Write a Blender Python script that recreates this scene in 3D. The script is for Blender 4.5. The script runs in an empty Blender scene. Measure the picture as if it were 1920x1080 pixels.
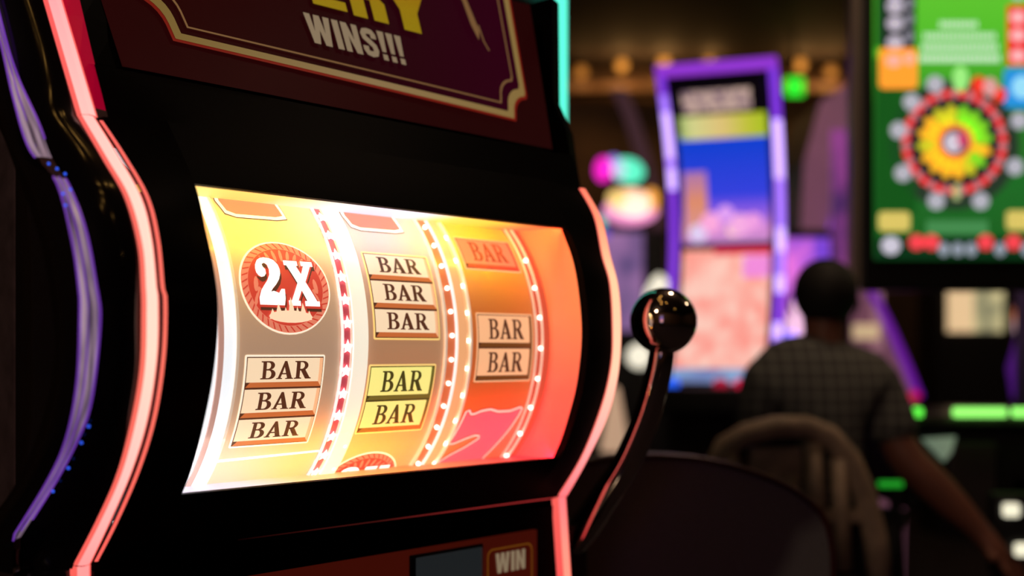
import bpy, bmesh, math, random
import numpy as np
from mathutils import Vector, Matrix
from mathutils.geometry import tessellate_polygon
random.seed(7)
SC = bpy.context.scene
COL = SC.collection
R_ = math.radians

# ------------------------------------------------------------------ camera, world, exposure
cam = bpy.data.cameras.new('camera')
cam.sensor_width = 36.0
cam.lens = 40.0
cam.shift_y = 0.0625
cam.clip_start = 0.02
cam.dof.use_dof = True
cam.dof.focus_distance = 1.24
cam.dof.aperture_fstop = 1.9
camo = bpy.data.objects.new('camera', cam)
COL.objects.link(camo)
camo.location = (0, 0, 1.2)
camo.rotation_euler = (R_(90), 0, 0)
SC.camera = camo

world = bpy.data.worlds.new('world')
SC.world = world
world.use_nodes = True
world.node_tree.nodes['Background'].inputs[0].default_value = (0.010, 0.008, 0.009, 1)
world.node_tree.nodes['Background'].inputs[1].default_value = 1.0
SC.view_settings.view_transform = 'Standard'
SC.view_settings.look = 'None'
SC.view_settings.exposure = 0.0
SC.view_settings.gamma = 1.0
SC.view_settings.use_curve_mapping = False


# ------------------------------------------------------------------ helpers
def mat(name, base=(0.5, 0.5, 0.5), rough=0.5, metal=0.0, emit=None, strength=1.0, spec=0.5, coat=0.0):
    m = bpy.data.materials.new(name)
    m.use_nodes = True
    b = m.node_tree.nodes['Principled BSDF']
    b.inputs['Base Color'].default_value = (*base, 1)
    b.inputs['Roughness'].default_value = rough
    b.inputs['Metallic'].default_value = metal
    b.inputs['Specular IOR Level'].default_value = spec
    b.inputs['Coat Weight'].default_value = coat
    if emit:
        b.inputs['Emission Color'].default_value = (*emit, 1)
        b.inputs['Emission Strength'].default_value = strength
    return m


def noise_tint(m, scale=30, amount=0.25, bump=0.0):
    """slight procedural variation of a material's base colour and relief"""
    nt = m.node_tree
    b = nt.nodes['Principled BSDF']
    c = b.inputs['Base Color'].default_value[:]
    tc = nt.nodes.new('ShaderNodeTexCoord')
    no = nt.nodes.new('ShaderNodeTexNoise')
    no.inputs['Scale'].default_value = scale
    no.inputs['Detail'].default_value = 6
    nt.links.new(tc.outputs['Object'], no.inputs['Vector'])
    rp = nt.nodes.new('ShaderNodeValToRGB')
    rp.color_ramp.elements[0].color = (*[v * (1 - amount) for v in c[:3]], 1)
    rp.color_ramp.elements[1].color = (*[min(1, v * (1 + amount)) for v in c[:3]], 1)
    rp.color_ramp.elements[0].position = 0.3
    rp.color_ramp.elements[1].position = 0.7
    nt.links.new(no.outputs['Fac'], rp.inputs['Fac'])
    nt.links.new(rp.outputs['Color'], b.inputs['Base Color'])
    if bump:
        bp = nt.nodes.new('ShaderNodeBump')
        bp.inputs['Strength'].default_value = bump
        nt.links.new(no.outputs['Fac'], bp.inputs['Height'])
        nt.links.new(bp.outputs['Normal'], b.inputs['Normal'])
    return m


def ramp_emit(name, axis, stops, strength=1.0, base=(0.04, 0.04, 0.04), rough=0.5):
    """emission whose colour changes along one object axis; stops: (metres, colour)"""
    m = mat(name, base, rough)
    nt = m.node_tree
    b = nt.nodes['Principled BSDF']
    tc = nt.nodes.new('ShaderNodeTexCoord')
    sp = nt.nodes.new('ShaderNodeSeparateXYZ')
    nt.links.new(tc.outputs['Object'], sp.inputs[0])
    mr = nt.nodes.new('ShaderNodeMapRange')
    lo, hi = stops[0][0], stops[-1][0]
    mr.inputs['From Min'].default_value = lo
    mr.inputs['From Max'].default_value = hi
    nt.links.new(sp.outputs['XYZ'.index(axis)], mr.inputs['Value'])
    rp = nt.nodes.new('ShaderNodeValToRGB')
    el = rp.color_ramp.elements
    while len(el) < len(stops):
        el.new(0.5)
    for e, (p, c) in zip(el, stops):
        e.position = (p - lo) / (hi - lo)
        e.color = (*c, 1)
    nt.links.new(mr.outputs[0], rp.inputs['Fac'])
    nt.links.new(rp.outputs['Color'], b.inputs['Emission Color'])
    b.inputs['Emission Strength'].default_value = strength
    return m


def blotch_emit(name, c1, c2, scale=8, strength=1.0, stretch=(1, 1, 1), lo=0.4, hi=0.6, voronoi=False):
    """emission in patches of two colours"""
    m = mat(name, (0.02, 0.02, 0.02), 0.3)
    nt = m.node_tree
    b = nt.nodes['Principled BSDF']
    tc = nt.nodes.new('ShaderNodeTexCoord')
    mp = nt.nodes.new('ShaderNodeMapping')
    mp.inputs['Scale'].default_value = stretch
    nt.links.new(tc.outputs['Object'], mp.inputs['Vector'])
    if voronoi:
        no = nt.nodes.new('ShaderNodeTexVoronoi')
        out = 'Distance'
    else:
        no = nt.nodes.new('ShaderNodeTexNoise')
        no.inputs['Detail'].default_value = 2
        out = 'Fac'
    no.inputs['Scale'].default_value = scale
    nt.links.new(mp.outputs[0], no.inputs['Vector'])
    rp = nt.nodes.new('ShaderNodeValToRGB')
    rp.color_ramp.elements[0].color = (*c1, 1)
    rp.color_ramp.elements[1].color = (*c2, 1)
    rp.color_ramp.elements[0].position = lo
    rp.color_ramp.elements[1].position = hi
    nt.links.new(no.outputs[out], rp.inputs['Fac'])
    nt.links.new(rp.outputs['Color'], b.inputs['Emission Color'])
    b.inputs['Emission Strength'].default_value = strength
    return m


def thing(name, label, cat, loc=(0, 0, 0), rz=0.0, group=None):
    o = bpy.data.objects.new(name, None)
    COL.objects.link(o)
    o.empty_display_size = 0.1
    o.location = loc
    o.rotation_euler = (0, 0, rz)
    o['label'] = label
    o['category'] = cat
    if group:
        o['group'] = group
    return o


def tag(o, label, cat, group=None, kind=None):
    o['label'] = label
    o['category'] = cat
    if group:
        o['group'] = group
    if kind:
        o['kind'] = kind
    return o


def ob(name, me, m=None, parent=None, loc=None, label=None):
    o = bpy.data.objects.new(name, me)
    COL.objects.link(o)
    if m and not me.materials:
        me.materials.append(m)
    if parent:
        o.parent = parent
    if loc:
        o.location = loc
    if label:
        o['label'] = label
    return o


def mesh(name, verts, faces, m=None, parent=None, smooth=False, label=None, loc=None):
    me = bpy.data.meshes.new(name)
    me.from_pydata([tuple(map(float, v)) for v in verts], [], faces)
    bm = bmesh.new()
    bm.from_mesh(me)
    bmesh.ops.recalc_face_normals(bm, faces=bm.faces)
    bm.to_mesh(me)
    bm.free()
    if smooth:
        for p in me.polygons:
            p.use_smooth = True
    return ob(name, me, m, parent, loc, label)


def grid(name, rows, m=None, parent=None, smooth=True, close=False, cap=False, label=None):
    """rows: list of equally long point lists, skinned into a surface"""
    w = len(rows[0])
    v = [p for r in rows for p in r]
    f = []
    for i in range(len(rows) - 1):
        for j in range(w if close else w - 1):
            k = (j + 1) % w
            f.append((i * w + j, i * w + k, (i + 1) * w + k, (i + 1) * w + j))
    if cap:
        f.append(tuple(range(w - 1, -1, -1)))
        f.append(tuple((len(rows) - 1) * w + j for j in range(w)))
    o = mesh(name, v, f, m, parent, smooth, label)
    return o


def bevel(o, w=0.004, seg=2):
    md = o.modifiers.new('bevel', 'BEVEL')
    md.width = w
    md.segments = seg
    md.limit_method = 'ANGLE'
    return o


def box(name, lo, hi, m=None, parent=None, bev=0.0, label=None):
    x0, y0, z0 = lo
    x1, y1, z1 = hi
    v = [(x0, y0, z0), (x1, y0, z0), (x1, y1, z0), (x0, y1, z0), (x0, y0, z1), (x1, y0, z1), (x1, y1, z1), (x0, y1, z1)]
    f = [(3, 2, 1, 0), (4, 5, 6, 7), (0, 1, 5, 4), (1, 2, 6, 5), (2, 3, 7, 6), (3, 0, 4, 7)]
    o = mesh(name, v, f, m, parent, label=label)
    if bev:
        bevel(o, bev)
    return o


def prism(name, pts, y0, y1, m=None, parent=None, bev=0.0, smooth=False, label=None):
    """outline pts (x,z) given depth along y"""
    k = len(pts)
    v = [(x, y0, z) for x, z in pts] + [(x, y1, z) for x, z in pts]
    f = [tuple(range(k)), tuple(range(2 * k - 1, k - 1, -1))]
    for i in range(k):
        j = (i + 1) % k
        f.append((i, i + k, j + k, j))
    o = mesh(name, v, f, m, parent, smooth, label)
    if bev:
        bevel(o, bev)
    return o


def tube(name, pts, rad, m=None, parent=None, seg=12, label=None):
    pts = [Vector(p) for p in pts]
    if not hasattr(rad, '__len__'):
        rad = [rad] * len(pts)
    rows = []
    for i, p in enumerate(pts):
        a = pts[max(i - 1, 0)]
        b = pts[min(i + 1, len(pts) - 1)]
        t = (b - a).normalized()
        s = t.cross(Vector((0.13, 0.31, 0.94)))
        if s.length < 1e-3:
            s = t.cross(Vector((1, 0, 0)))
        s.normalize()
        q = t.cross(s)
        rows.append([p + rad[i] * (math.cos(2 * math.pi * k / seg) * s + math.sin(2 * math.pi * k / seg) * q) for k in range(seg)])
    return grid(name, rows, m, parent, True, True, True, label)


def lathe(name, prof, m=None, parent=None, seg=24, label=None, center=(0, 0)):
    rows = [[(center[0] + r * math.cos(2 * math.pi * k / seg), center[1] + r * math.sin(2 * math.pi * k / seg), z) for k in range(seg)] for r, z in prof]
    return grid(name, rows, m, parent, True, True, True, label)


_sph = {}


def sphere(name, c, r, m, parent=None, sub=3, label=None):
    key = (round(r, 5), sub, m.name)
    if key not in _sph:
        me = bpy.data.meshes.new(name)
        bm = bmesh.new()
        bmesh.ops.create_icosphere(bm, subdivisions=sub, radius=r)
        bm.to_mesh(me)
        bm.free()
        for p in me.polygons:
            p.use_smooth = True
        me.materials.append(m)
        _sph[key] = me
    return ob(name, _sph[key], None, parent, c, label)


def interp(tab, z):
    a = np.array(tab)
    return float(np.interp(z, a[:, 0], a[:, 1]))


def smooth_tab(tab, n=80):
    """Catmull-Rom resampling of a (z, n) table"""
    a = [tab[0]] + list(tab) + [tab[-1]]
    out = []
    for i in range(1, len(a) - 2):
        p0, p1, p2, p3 = [np.array(q, float) for q in a[i - 1:i + 3]]
        for t in np.linspace(0, 1, 12, endpoint=False):
            out.append(0.5 * (2 * p1 + (p2 - p0) * t + (2 * p0 - 5 * p1 + 4 * p2 - p3) * t * t + (3 * p1 - p0 - 3 * p2 + p3) * t ** 3))
    out.append(np.array(tab[-1], float))
    return [tuple(q) for q in out]


def decal(name, polys, mapf, m, parent, cut=None, label=None, cutx=None):
    """flat print: polys = list of [outer, hole, ...] in 2D, laid on a surface by mapf(s, t)"""
    bm = bmesh.new()
    for poly in polys:
        loops = [[Vector((x, y, 0)) for x, y in lp] for lp in poly]
        flat = [p for lp in loops for p in lp]
        vs = [bm.verts.new(p) for p in flat]
        for tri in tessellate_polygon(loops):
            try:
                bm.faces.new([vs[i] for i in tri])
            except ValueError:
                pass
    if cut:
        ys = [v.co.y for v in bm.verts]
        y = math.floor(min(ys) / cut) * cut
        while y < max(ys):
            bmesh.ops.bisect_plane(bm, geom=bm.verts[:] + bm.edges[:] + bm.faces[:], plane_co=(0, y, 0), plane_no=(0, 1, 0))
            y += cut
    if cutx:
        xs = [v.co.x for v in bm.verts]
        x = math.floor(min(xs) / cutx) * cutx
        while x < max(xs):
            bmesh.ops.bisect_plane(bm, geom=bm.verts[:] + bm.edges[:] + bm.faces[:], plane_co=(x, 0, 0), plane_no=(1, 0, 0))
            x += cutx
    for v in bm.verts:
        v.co = Vector(mapf(v.co.x, v.co.y))
    bmesh.ops.recalc_face_normals(bm, faces=bm.faces)
    me = bpy.data.meshes.new(name)
    bm.to_mesh(me)
    bm.free()
    return ob(name, me, m, parent, None, label)


def ell(cx, cy, rx, ry, a0=0, a1=360, n=24, rot=0):
    o = []
    full = abs(a1 - a0) >= 360
    for i in range(n if full else n + 1):
        a = R_(a0 + (a1 - a0) * i / n)
        x, y = rx * math.cos(a), ry * math.sin(a)
        c, s = math.cos(R_(rot)), math.sin(R_(rot))
        o.append((cx + x * c - y * s, cy + x * s + y * c))
    return o


def rect(x0, y0, x1, y1):
    return [(x0, y0), (x1, y0), (x1, y1), (x0, y1)]


def rrect(x0, y0, x1, y1, r):
    return (ell(x1 - r, y0 + r, r, r, -90, 0, 5) + ell(x1 - r, y1 - r, r, r, 0, 90, 5)
            + ell(x0 + r, y1 - r, r, r, 90, 180, 5) + ell(x0 + r, y0 + r, r, r, 180, 270, 5))


def stroke(path, w):
    """ribbon of quads along a path, as polys"""
    P = [Vector((x, y)) for x, y in path]
    L = []
    for i, p in enumerate(P):
        t = (P[min(i + 1, len(P) - 1)] - P[max(i - 1, 0)]).normalized()
        nn = Vector((-t.y, t.x)) * (w / 2)
        L.append((p + nn, p - nn))
    return [[[tuple(L[i][0]), tuple(L[i][1]), tuple(L[i + 1][1]), tuple(L[i + 1][0])]] for i in range(len(P) - 1)]


# letter outlines: unit cap height
SERIF = {
    'B': (0.74, [[[(0, 0), (0, .06), (.10, .08), (.10, .92), (0, .94), (0, 1)][::-1] + [(0, 0)][:0]
                  + [(0, 0)] + ell(.43, .275, .30, .275, -90, 78, 12) + ell(.41, .765, .255, .235, -72, 90, 12),
                  [(.25, .07), (.40, .07)] + ell(.40, .28, .14, .205, -80, 80, 8) + [(.25, .49)],
                  [(.25, .57), (.37, .57)] + ell(.38, .75, .115, .17, -80, 80, 8) + [(.25, .93)]]]),
    'A': (0.86, [[[(0, 0), (.28, 0), (.28, .05), (.20, .07), (.255, .26), (.51, .26), (.565, .07), (.47, .05), (.47, 0), (.86, 0),
                   (.86, .05), (.785, .07), (.48, 1.0), (.39, 1.0), (.085, .07), (0, .05)],
                  [(.28, .335), (.49, .335), (.385, .72)]]]),
    'R': (0.88, [[[(0, 0), (.36, 0), (.36, .05), (.265, .08), (.265, .46), (.34, .46), (.60, 0), (.88, 0), (.88, .05), (.80, .08), (.55, .50)]
                  + ell(.40, .745, .29, .255, -55, 90, 12) + [(0, 1), (0, .95), (.10, .92), (.10, .08), (0, .05)],
                  [(.265, .56), (.36, .56)] + ell(.38, .745, .15, .185, -80, 80, 8) + [(.265, .93)]]]),
}
SERIF['B'] = (0.74, [[[(0, 0)] + ell(.43, .275, .30, .275, -90, 78, 12) + ell(.41, .765, .255, .235, -72, 90, 12)
                      + [(0, 1), (0, .94), (.10, .92), (.10, .08), (0, .06)],
                      [(.25, .07), (.40, .07)] + ell(.40, .28, .14, .205, -80, 80, 8) + [(.25, .49)],
                      [(.25, .57), (.37, .57)] + ell(.38, .75, .115, .17, -80, 80, 8) + [(.25, .93)]]])
TWO = [(.04, .66), (.03, .74), (.05, .83), (.12, .93), (.21, .98), (.32, 1.0), (.46, .99), (.58, .95), (.67, .86), (.70, .76), (.69, .66), (.63, .54),
       (.53, .43), (.42, .34), (.36, .27), (.44, .29), (.52, .27), (.58, .25), (.62, .30), (.66, .34), (.75, .34), (.74, .14), (.70, 0), (.03, 0), (.03, .14),
       (.10, .29), (.20, .40), (.30, .50), (.38, .62), (.40, .74), (.37, .84), (.30, .88), (.23, .85), (.24, .80), (.30, .74), (.30, .65), (.24, .59), (.16, .57), (.09, .60)]
EX = [(0, 0), (.34, 0), (.34, .11), (.28, .11), (.41, .34), (.54, .11), (.47, .11), (.47, 0), (.90, 0), (.90, .11), (.83, .11), (.56, .53), (.78, .89), (.86, .89),
      (.86, 1), (.52, 1), (.52, .89), (.58, .89), (.47, .70), (.36, .89), (.42, .89), (.42, 1), (.02, 1), (.02, .89), (.09, .89), (.32, .50), (.09, .11), (0, .11)]
SEVEN = [(.0, .57), (.02, .66), (.07, .985), (.12, 1.0), (.16, .95), (.22, .95), (.32, .985), (.46, 1.0), (.60, .965), (.80, .965), (.96, 1.01), (1.0, .99), (.98, .90), (.92, .72), (.82, .47), (.75, .27), (.73, 0),
         (.03, 0), (.03, .26), (.13, .36), (.30, .47), (.46, .60), (.44, .635), (.36, .645), (.22, .60), (.09, .545), (.02, .54)]
BLOCK = {
    'W': (.86, [[[(.12, 0), (.34, 0), (.43, .5), (.52, 0), (.74, 0), (.86, 1), (.65, 1), (.61, .42), (.53, 1), (.33, 1), (.25, .42), (.21, 1), (0, 1)]]]),
    'I': (.22, [[rect(0, 0, .22, 1)]]),
    'N': (.58, [[[(0, 0), (.2, 0), (.2, .55), (.37, 0), (.58, 0), (.58, 1), (.38, 1), (.38, .45), (.21, 1), (0, 1)]]]),
    'S': (.56, stroke([(.46, .66), (.46, .80), (.41, .88), (.28, .90), (.15, .87), (.10, .77), (.13, .65), (.28, .53), (.43, .40), (.46, .26), (.42, .14), (.28, .10), (.15, .13), (.10, .22), (.10, .36)], .2)),
    '!': (.24, [[[(.04, .28), (.19, .28), (.24, 1), (0, 1)]], [rect(.03, 0, .21, .2)]]),
    'E': (.56, [[[(0, 0), (.56, 0), (.56, .19), (.25, .19), (.25, .41), (.5, .41), (.5, .6), (.25, .6), (.25, .81), (.56, .81), (.56, 1), (0, 1)]]]),
    'V': (.62, [[[(.2, 0), (.42, 0), (.62, 1), (.38, 1), (.31, .4), (.24, 1), (0, 1)]]]),
    'R': (.60, [[[(0, 0), (.24, 0), (.24, .42), (.35, .42), (.35, 0), (.60, 0), (.60, .40), (.52, .50), (.60, .62), (.60, .84), (.5, 1), (0, 1)], rect(.24, .60, .36, .82)]]),
    'Y': (.66, [[[(.2, 0), (.46, 0), (.46, .42), (.66, 1), (.41, 1), (.33, .65), (.25, 1), (0, 1), (.2, .42)]]]),
}


def text_polys(txt, font, x, y, h, gap=.08, wscale=1.0):
    out = []
    for ch in txt:
        w, polys = font[ch]
        for poly in polys:
            out.append([[(x + px * h * wscale, y + py * h) for px, py in lp] for lp in poly])
        x += (w + gap) * h * wscale
    return out


def scale_poly(lp, x, y, sx, sy):
    return [(x + a * sx, y + b * sy) for a, b in lp]


# ------------------------------------------------------------------ materials
M = {}
M['gloss'] = mat('gloss_black', (0.006, 0.005, 0.006), 0.12, spec=0.4)
M['bezel'] = noise_tint(mat('bezel_black', (0.0030, 0.0020, 0.0022), 0.55, spec=0.015), 200, 0.3)
M['matte'] = noise_tint(mat('matte_cabinet', (0.085, 0.058, 0.062), 0.6, spec=0.2), 40, 0.3)
M['chrome'] = mat('chrome', (0.8, 0.76, 0.82), 0.16, 1.0)
M['dark'] = noise_tint(mat('dark_plastic', (0.012, 0.010, 0.012), 0.5), 60, 0.3)
M['darkmetal'] = mat('dark_metal', (0.10, 0.09, 0.09), 0.35, 0.8)

# ================================================================== THE SETTING
def structure(o, label, cat):
    o['kind'] = 'structure'
    o['label'] = label
    o['category'] = cat
    return o


m_carpet = noise_tint(mat('carpet', (0.030, 0.018, 0.024), 0.95), 12, 0.5, 0.3)
m_ceil = noise_tint(mat('ceiling_paint', (0.045, 0.030, 0.026), 0.8), 3, 0.2)
m_wall = noise_tint(mat('wall_veneer', (0.16, 0.085, 0.045), 0.6), 2.5, 0.3)
structure(box('floor', (-7, -4, -0.1), (10, 11.2, 0), m_carpet), 'dark patterned casino carpet floor under the machines', 'floor')
structure(box('ceiling', (-7, -4, 3.92), (10, 11.2, 4.05), m_ceil), 'dark brown ceiling above the casino hall', 'ceiling')
structure(box('wall_back', (-7, 11.0, 0), (10, 11.2, 3.92), m_wall), 'brown wood veneer wall at the far end of the hall', 'wall')
structure(box('wall_left', (-7.2, -4, 0), (-7, 11.2, 3.92), m_wall), 'brown veneer wall far off to the left', 'wall')
structure(box('wall_right', (10, -4, 0), (10.2, 11.2, 3.92), m_wall), 'brown veneer wall far off to the right', 'wall')
structure(box('wall_front', (-7, -4.2, 0), (10, -4, 3.92), m_wall), 'brown veneer wall behind the camera', 'wall')
structure(box('trim_1', (-7, 10.55, 3.62), (10, 10.75, 3.70), m_wall), 'wooden cornice ledge running below the far ceiling lamps', 'trim')


def PX(x, y, D):
    """world point seen at photo position x, y at distance D"""
    return Vector(((x - 960) / 2133 * D, D, 1.2 - (y - 660) / 2133 * D))


# ================================================================== FOREGROUND SLOT MACHINE
ROT = math.atan2(0.7163, 0.6978)
slot = thing('slot_machine', 'large black three-reel slot machine with glowing curved window and salmon neon edges', 'slot machine', (-0.3068, 1.10, 0), ROT)


def L(u, n, z):
    """cabinet coordinates: u across, n out of the front, z up"""
    return (u, -n, z)


NLL = [(.9926, -.0829), (1.0399, -.035), (1.0881, .0071), (1.1379, .0342), (1.1858, .0508), (1.233, .0536), (1.2566, .0527), (1.2947, .0469), (1.3397, .0223), (1.3782, -.0189), (1.4283, -.0738)]
NLR = [(.9911, -.0848), (1.0373, -.0427), (1.0914, .0024), (1.1419, .0323), (1.1976, .0488), (1.2454, .0507), (1.2575, .0478), (1.3012, .0391), (1.3416, .0195), (1.3862, -.0267), (1.4314, -.078)]
NLX = [(.9899, -.0885), (1.0367, -.043), (1.091, .0019), (1.1417, .0318), (1.1976, .0482), (1.2456, .0511), (1.2577, .0463), (1.3016, .0377), (1.3422, .018), (1.387, -.0281), (1.4265, -.0749)]
NRR = [(.9969, -.0693), (1.0494, -.0321), (1.1134, .0058), (1.1678, .0234), (1.2286, .0289), (1.2859, .0243), (1.3297, .0105), (1.3814, -.0054), (1.425, -.035)]
NRL = [(.9991, -.0747), (1.0577, -.0306), (1.1282, .0045), (1.1857, .0211), (1.2392, .0229), (1.2928, .0183), (1.3292, .0054), (1.3835, -.0087), (1.4253, -.0363)]
TRR = [(1.0203, -.1164), (1.0777, -.042), (1.1219, .0069), (1.1583, .0338), (1.2253, .0498), (1.2577, .0429), (1.3076, .0226), (1.3483, -.009), (1.3789, -.0454), (1.4177, -.0765), (1.4711, -.1251), (1.5332, -.1636), (1.70, -.25)]
TRL = [(1.0263, -.0993), (1.0851, -.0235), (1.1254, .0143), (1.1747, .035), (1.2321, .0401), (1.2549, .0381), (1.2972, .0247), (1.3515, -.0071), (1.3869, -.0634), (1.4392, -.0993), (1.5006, -.1306), (1.70, -.235)]
SIL = [(1.0215, -.1702), (1.0731, -.087), (1.133, -.0287), (1.1859, -.0012), (1.2282, -.0012), (1.3005, -.0287), (1.3907, -.0992), (1.4479, -.1436), (1.70, -.30)]
WINL = [(.9975, -.085), (1.0596, -.0251), (1.0969, .0), (1.1389, .0195), (1.1798, .0339), (1.2201, .0414), (1.2502, .0414), (1.2807, .0339), (1.3171, .0195), (1.3624, 0), (1.43, -.052)]
WINR = [(.9975, -.078), (1.0601, -.0187), (1.1304, .014), (1.1862, .0277), (1.2414, .0304), (1.3111, .0186), (1.3628, -.0045), (1.43, -.040)]
for T in (NLL, NLR, NLX, NRR, NRL, TRR, TRL, SIL, WINL, WINR):
    T[:] = smooth_tab(T)
# stations of the curved front bezel: (u, table)
ST = [(-.056, NLX), (0.0, WINL), (.55, WINR), (.607, NRL)]


def front(u, z):
    for (a, ta), (b, tb) in zip(ST, ST[1:]):
        if u <= b + 1e-9:
            k = max(0, (u - a) / (b - a))
            return interp(ta, z) * (1 - k) + interp(tb, z) * k
    return interp(ST[-1][1], z)


ZB, ZT = 1.0600, 1.3626          # window opening
ZK, ZS = 0.9975, 1.43            # lower and upper kink of the bulge


def bezel_part(name, u0, u1, z0, z1, nu, nz, thick=0.018):
    rows = []
    for i in range(nz + 1):
        z = z0 + (z1 - z0) * i / nz
        rows.append([L(u0 + (u1 - u0) * j / nu, front(u0 + (u1 - u0) * j / nu, z) - 0.0005, z) for j in range(nu + 1)])
    o = grid(name, rows, M['bezel'], slot)
    md = o.modifiers.new('solid', 'SOLIDIFY')
    md.thickness = thick
    md.offset = -1
    return o


def bezel_quad(name, u0, u1, z0, z1, nu, nz):
    """closed slab: front follows the bulge, back is flat behind it"""
    F = [[L(u0 + (u1 - u0) * j / nu, front(u0 + (u1 - u0) * j / nu, z0 + (z1 - z0) * i / nz), z0 + (z1 - z0) * i / nz) for j in range(nu + 1)] for i in range(nz + 1)]
    B = [[(x, y + 0.012, z) for x, y, z in r] for r in F]
    ring = []
    v, f = [], []
    w = nu + 1
    for r in F:
        v += r
    off = len(v)
    for r in B:
        v += r
    for i in range(nz):
        for j in range(nu):
            a = i * w + j
            f.append((a, a + 1, a + w + 1, a + w))
            a += off
            f.append((a + w, a + w + 1, a + 1, a))
    for j in range(nu):
        f.append((j, off + j, off + j + 1, j + 1))
        a = nz * w + j
        f.append((a + 1, off + a + 1, off + a, a))
    for i in range(nz):
        a = i * w
        f.append((a + w, off + a + w, off + a, a))
        a = i * w + nu
        f.append((a, off + a, off + a + w, a + w))
    o = mesh(name, v, f, M['bezel'], slot, True)
    o.data.set_sharp_from_angle(angle=R_(40)) if hasattr(o.data, 'set_sharp_from_angle') else None
    return o


bezel_quad('window_bezel_side', -.056, 0.0, ZK, ZS, 4, 60)
bezel_quad('window_bezel_side', .55, .607, ZK, ZS, 4, 60)
bezel_quad('window_bezel_top', 0.0, .55, ZT, ZS, 12, 10)
bezel_quad('window_bezel_bottom', 0.0, .55, ZK, ZB, 12, 10)

# recess around the reels: light diffusers above and below, right wall with its light painted as glow
NB = -.258                         # reel axis, n
RR, ZC = .22, 1.215                # reel radius, axis height
top_stops = [(-.01, (1, .60, .10)), (.13, (1, .66, .16)), (.20, (1, .86, .72)), (.26, (.86, .82, 1.0)), (.34, (.95, .84, .92)), (.39, (1, .74, .12)), (.46, (1, .62, .06)), (.51, (1, .26, .06)), (.55, (1, .13, .06))]
bot_stops = [(-.01, (.88, .76, 1.0)), (.10, (.98, .84, .92)), (.17, (1, .76, .30)), (.25, (1, .50, .13)), (.33, (1, .30, .07)), (.42, (1, .20, .08)), (.49, (1, .075, .06)), (.55, (1, .03, .06))]
m_top = ramp_emit('upper_led_diffuser', 'X', top_stops, 1.0, (.08, .08, .08))
m_bot = ramp_emit('lower_led_diffuser', 'X', bot_stops, .85, (.08, .08, .08))
m_toph = ramp_emit('upper_led_row', 'X', [(-.01, (1, .50, .0)), (.13, (1, .52, .0)), (.195, (.9, .50, .05)), (.235, (.26, .22, .26)), (.28, (.20, .19, .31)), (.33, (.25, .21, .27)), (.375, (.9, .48, .04)), (.43, (1, .52, .0)), (.49, (1, .36, .0)), (.52, (1, .12, .01)), (.55, (1, .06, .01))], 190)
m_both = ramp_emit('lower_led_row', 'X', [(-.01, (.17, .14, .17)), (.08, (.19, .14, .11)), (.14, (.25, .14, .03)), (.20, (.36, .12, .0)), (.25, (.85, .13, .0)), (.32, (1, .09, .0)), (.38, (1, .035, .004)), (.44, (1, .006, .012)), (.55, (1, .004, .03))], 430)
m_rw = ramp_emit('side_wall_glow', 'Z', [(1.06, (1, .055, .055)), (1.15, (1, .075, .05)), (1.25, (1, .19, .05)), (1.37, (1, .17, .055))], .66, (.7, .35, .3))  # orange-red light falling on the right wall is put into its emission


def ledge(name, z, dz, m):
    rows = []
    for j in range(25):
        u = .55 * j / 24
        rows.append([L(u, front(u, z) - .012, z), L(u, -.13, z), L(u, -.13, z + dz), L(u, front(u, z) - .012, z + dz)])
    return grid(name, rows, m, slot, False, True, True)


ledge('light_bar', ZT + .0032, .008, m_top)['label'] = 'glowing light bar above the reels, yellow to white to orange'
ledge('light_bar', ZB - .0026, -.008, m_bot)['label'] = 'glowing light bar under the reels, lavender to yellow to red'
# rows of LEDs on the inner lips of the bezel, facing the reels
for z0, z1, m in ((ZT + .0006, ZT + .0031, m_toph), (ZB - .0025, ZB - .0007, m_both)):
    grid('led_row', [[L(u, front(u, (z0 + z1) / 2) - .0125, z0), L(u, front(u, (z0 + z1) / 2) - .0125, z1), L(u, front(u, (z0 + z1) / 2) - .0122, z1), L(u, front(u, (z0 + z1) / 2) - .0122, z0)] for u in np.linspace(0, .55, 25)], m, slot, False, True, True)
rows = []
for i in range(31):
    z = ZB + (ZT - ZB) * i / 30
    z = ZB - .003 + (ZT - ZB + .0062) * i / 30
    rows.append([L(.5505, interp(WINR, z) - .011, z), L(.5505, -.20, z), L(.556, -.20, z), L(.556, interp(WINR, z) - .011, z)])
grid('glow_wall', rows, m_rw, slot, False, True, True)['label'] = 'inner wall right of the reels with orange-red light painted in as glow'
rows = []
for i in range(31):
    z = ZB + (ZT - ZB) * i / 30
    rows.append([L(-.004, interp(WINL, z) - .012, z), L(-.004, -.20, z), L(-.009, -.20, z), L(-.009, interp(WINL, z) - .012, z)])
grid('inner_wall', rows, mat('inner_wall_white', (.8, .8, .82), .4), slot, False, True, True)
box('housing_back', (-.009, .50, ZB - .1), (.556, .51, ZT + .1), M['dark'], slot)
box('housing_roof', (-.009, .13, ZT + .003), (.556, .50, ZT + .008), M['dark'], slot)
box('housing_floor', (-.009, .13, ZB - .008), (.556, .50, ZB - .003), M['dark'], slot)


def cyl(u, t, r=RR):
    a = t / RR
    return L(u, NB + r * math.cos(a), ZC + r * math.sin(a))


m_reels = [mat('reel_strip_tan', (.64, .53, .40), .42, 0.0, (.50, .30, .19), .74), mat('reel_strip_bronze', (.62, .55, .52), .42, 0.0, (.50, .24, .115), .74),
           mat('reel_strip_amber', (.62, .50, .36), .42, 0.0, (.58, .115, .020), .72)]


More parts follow.
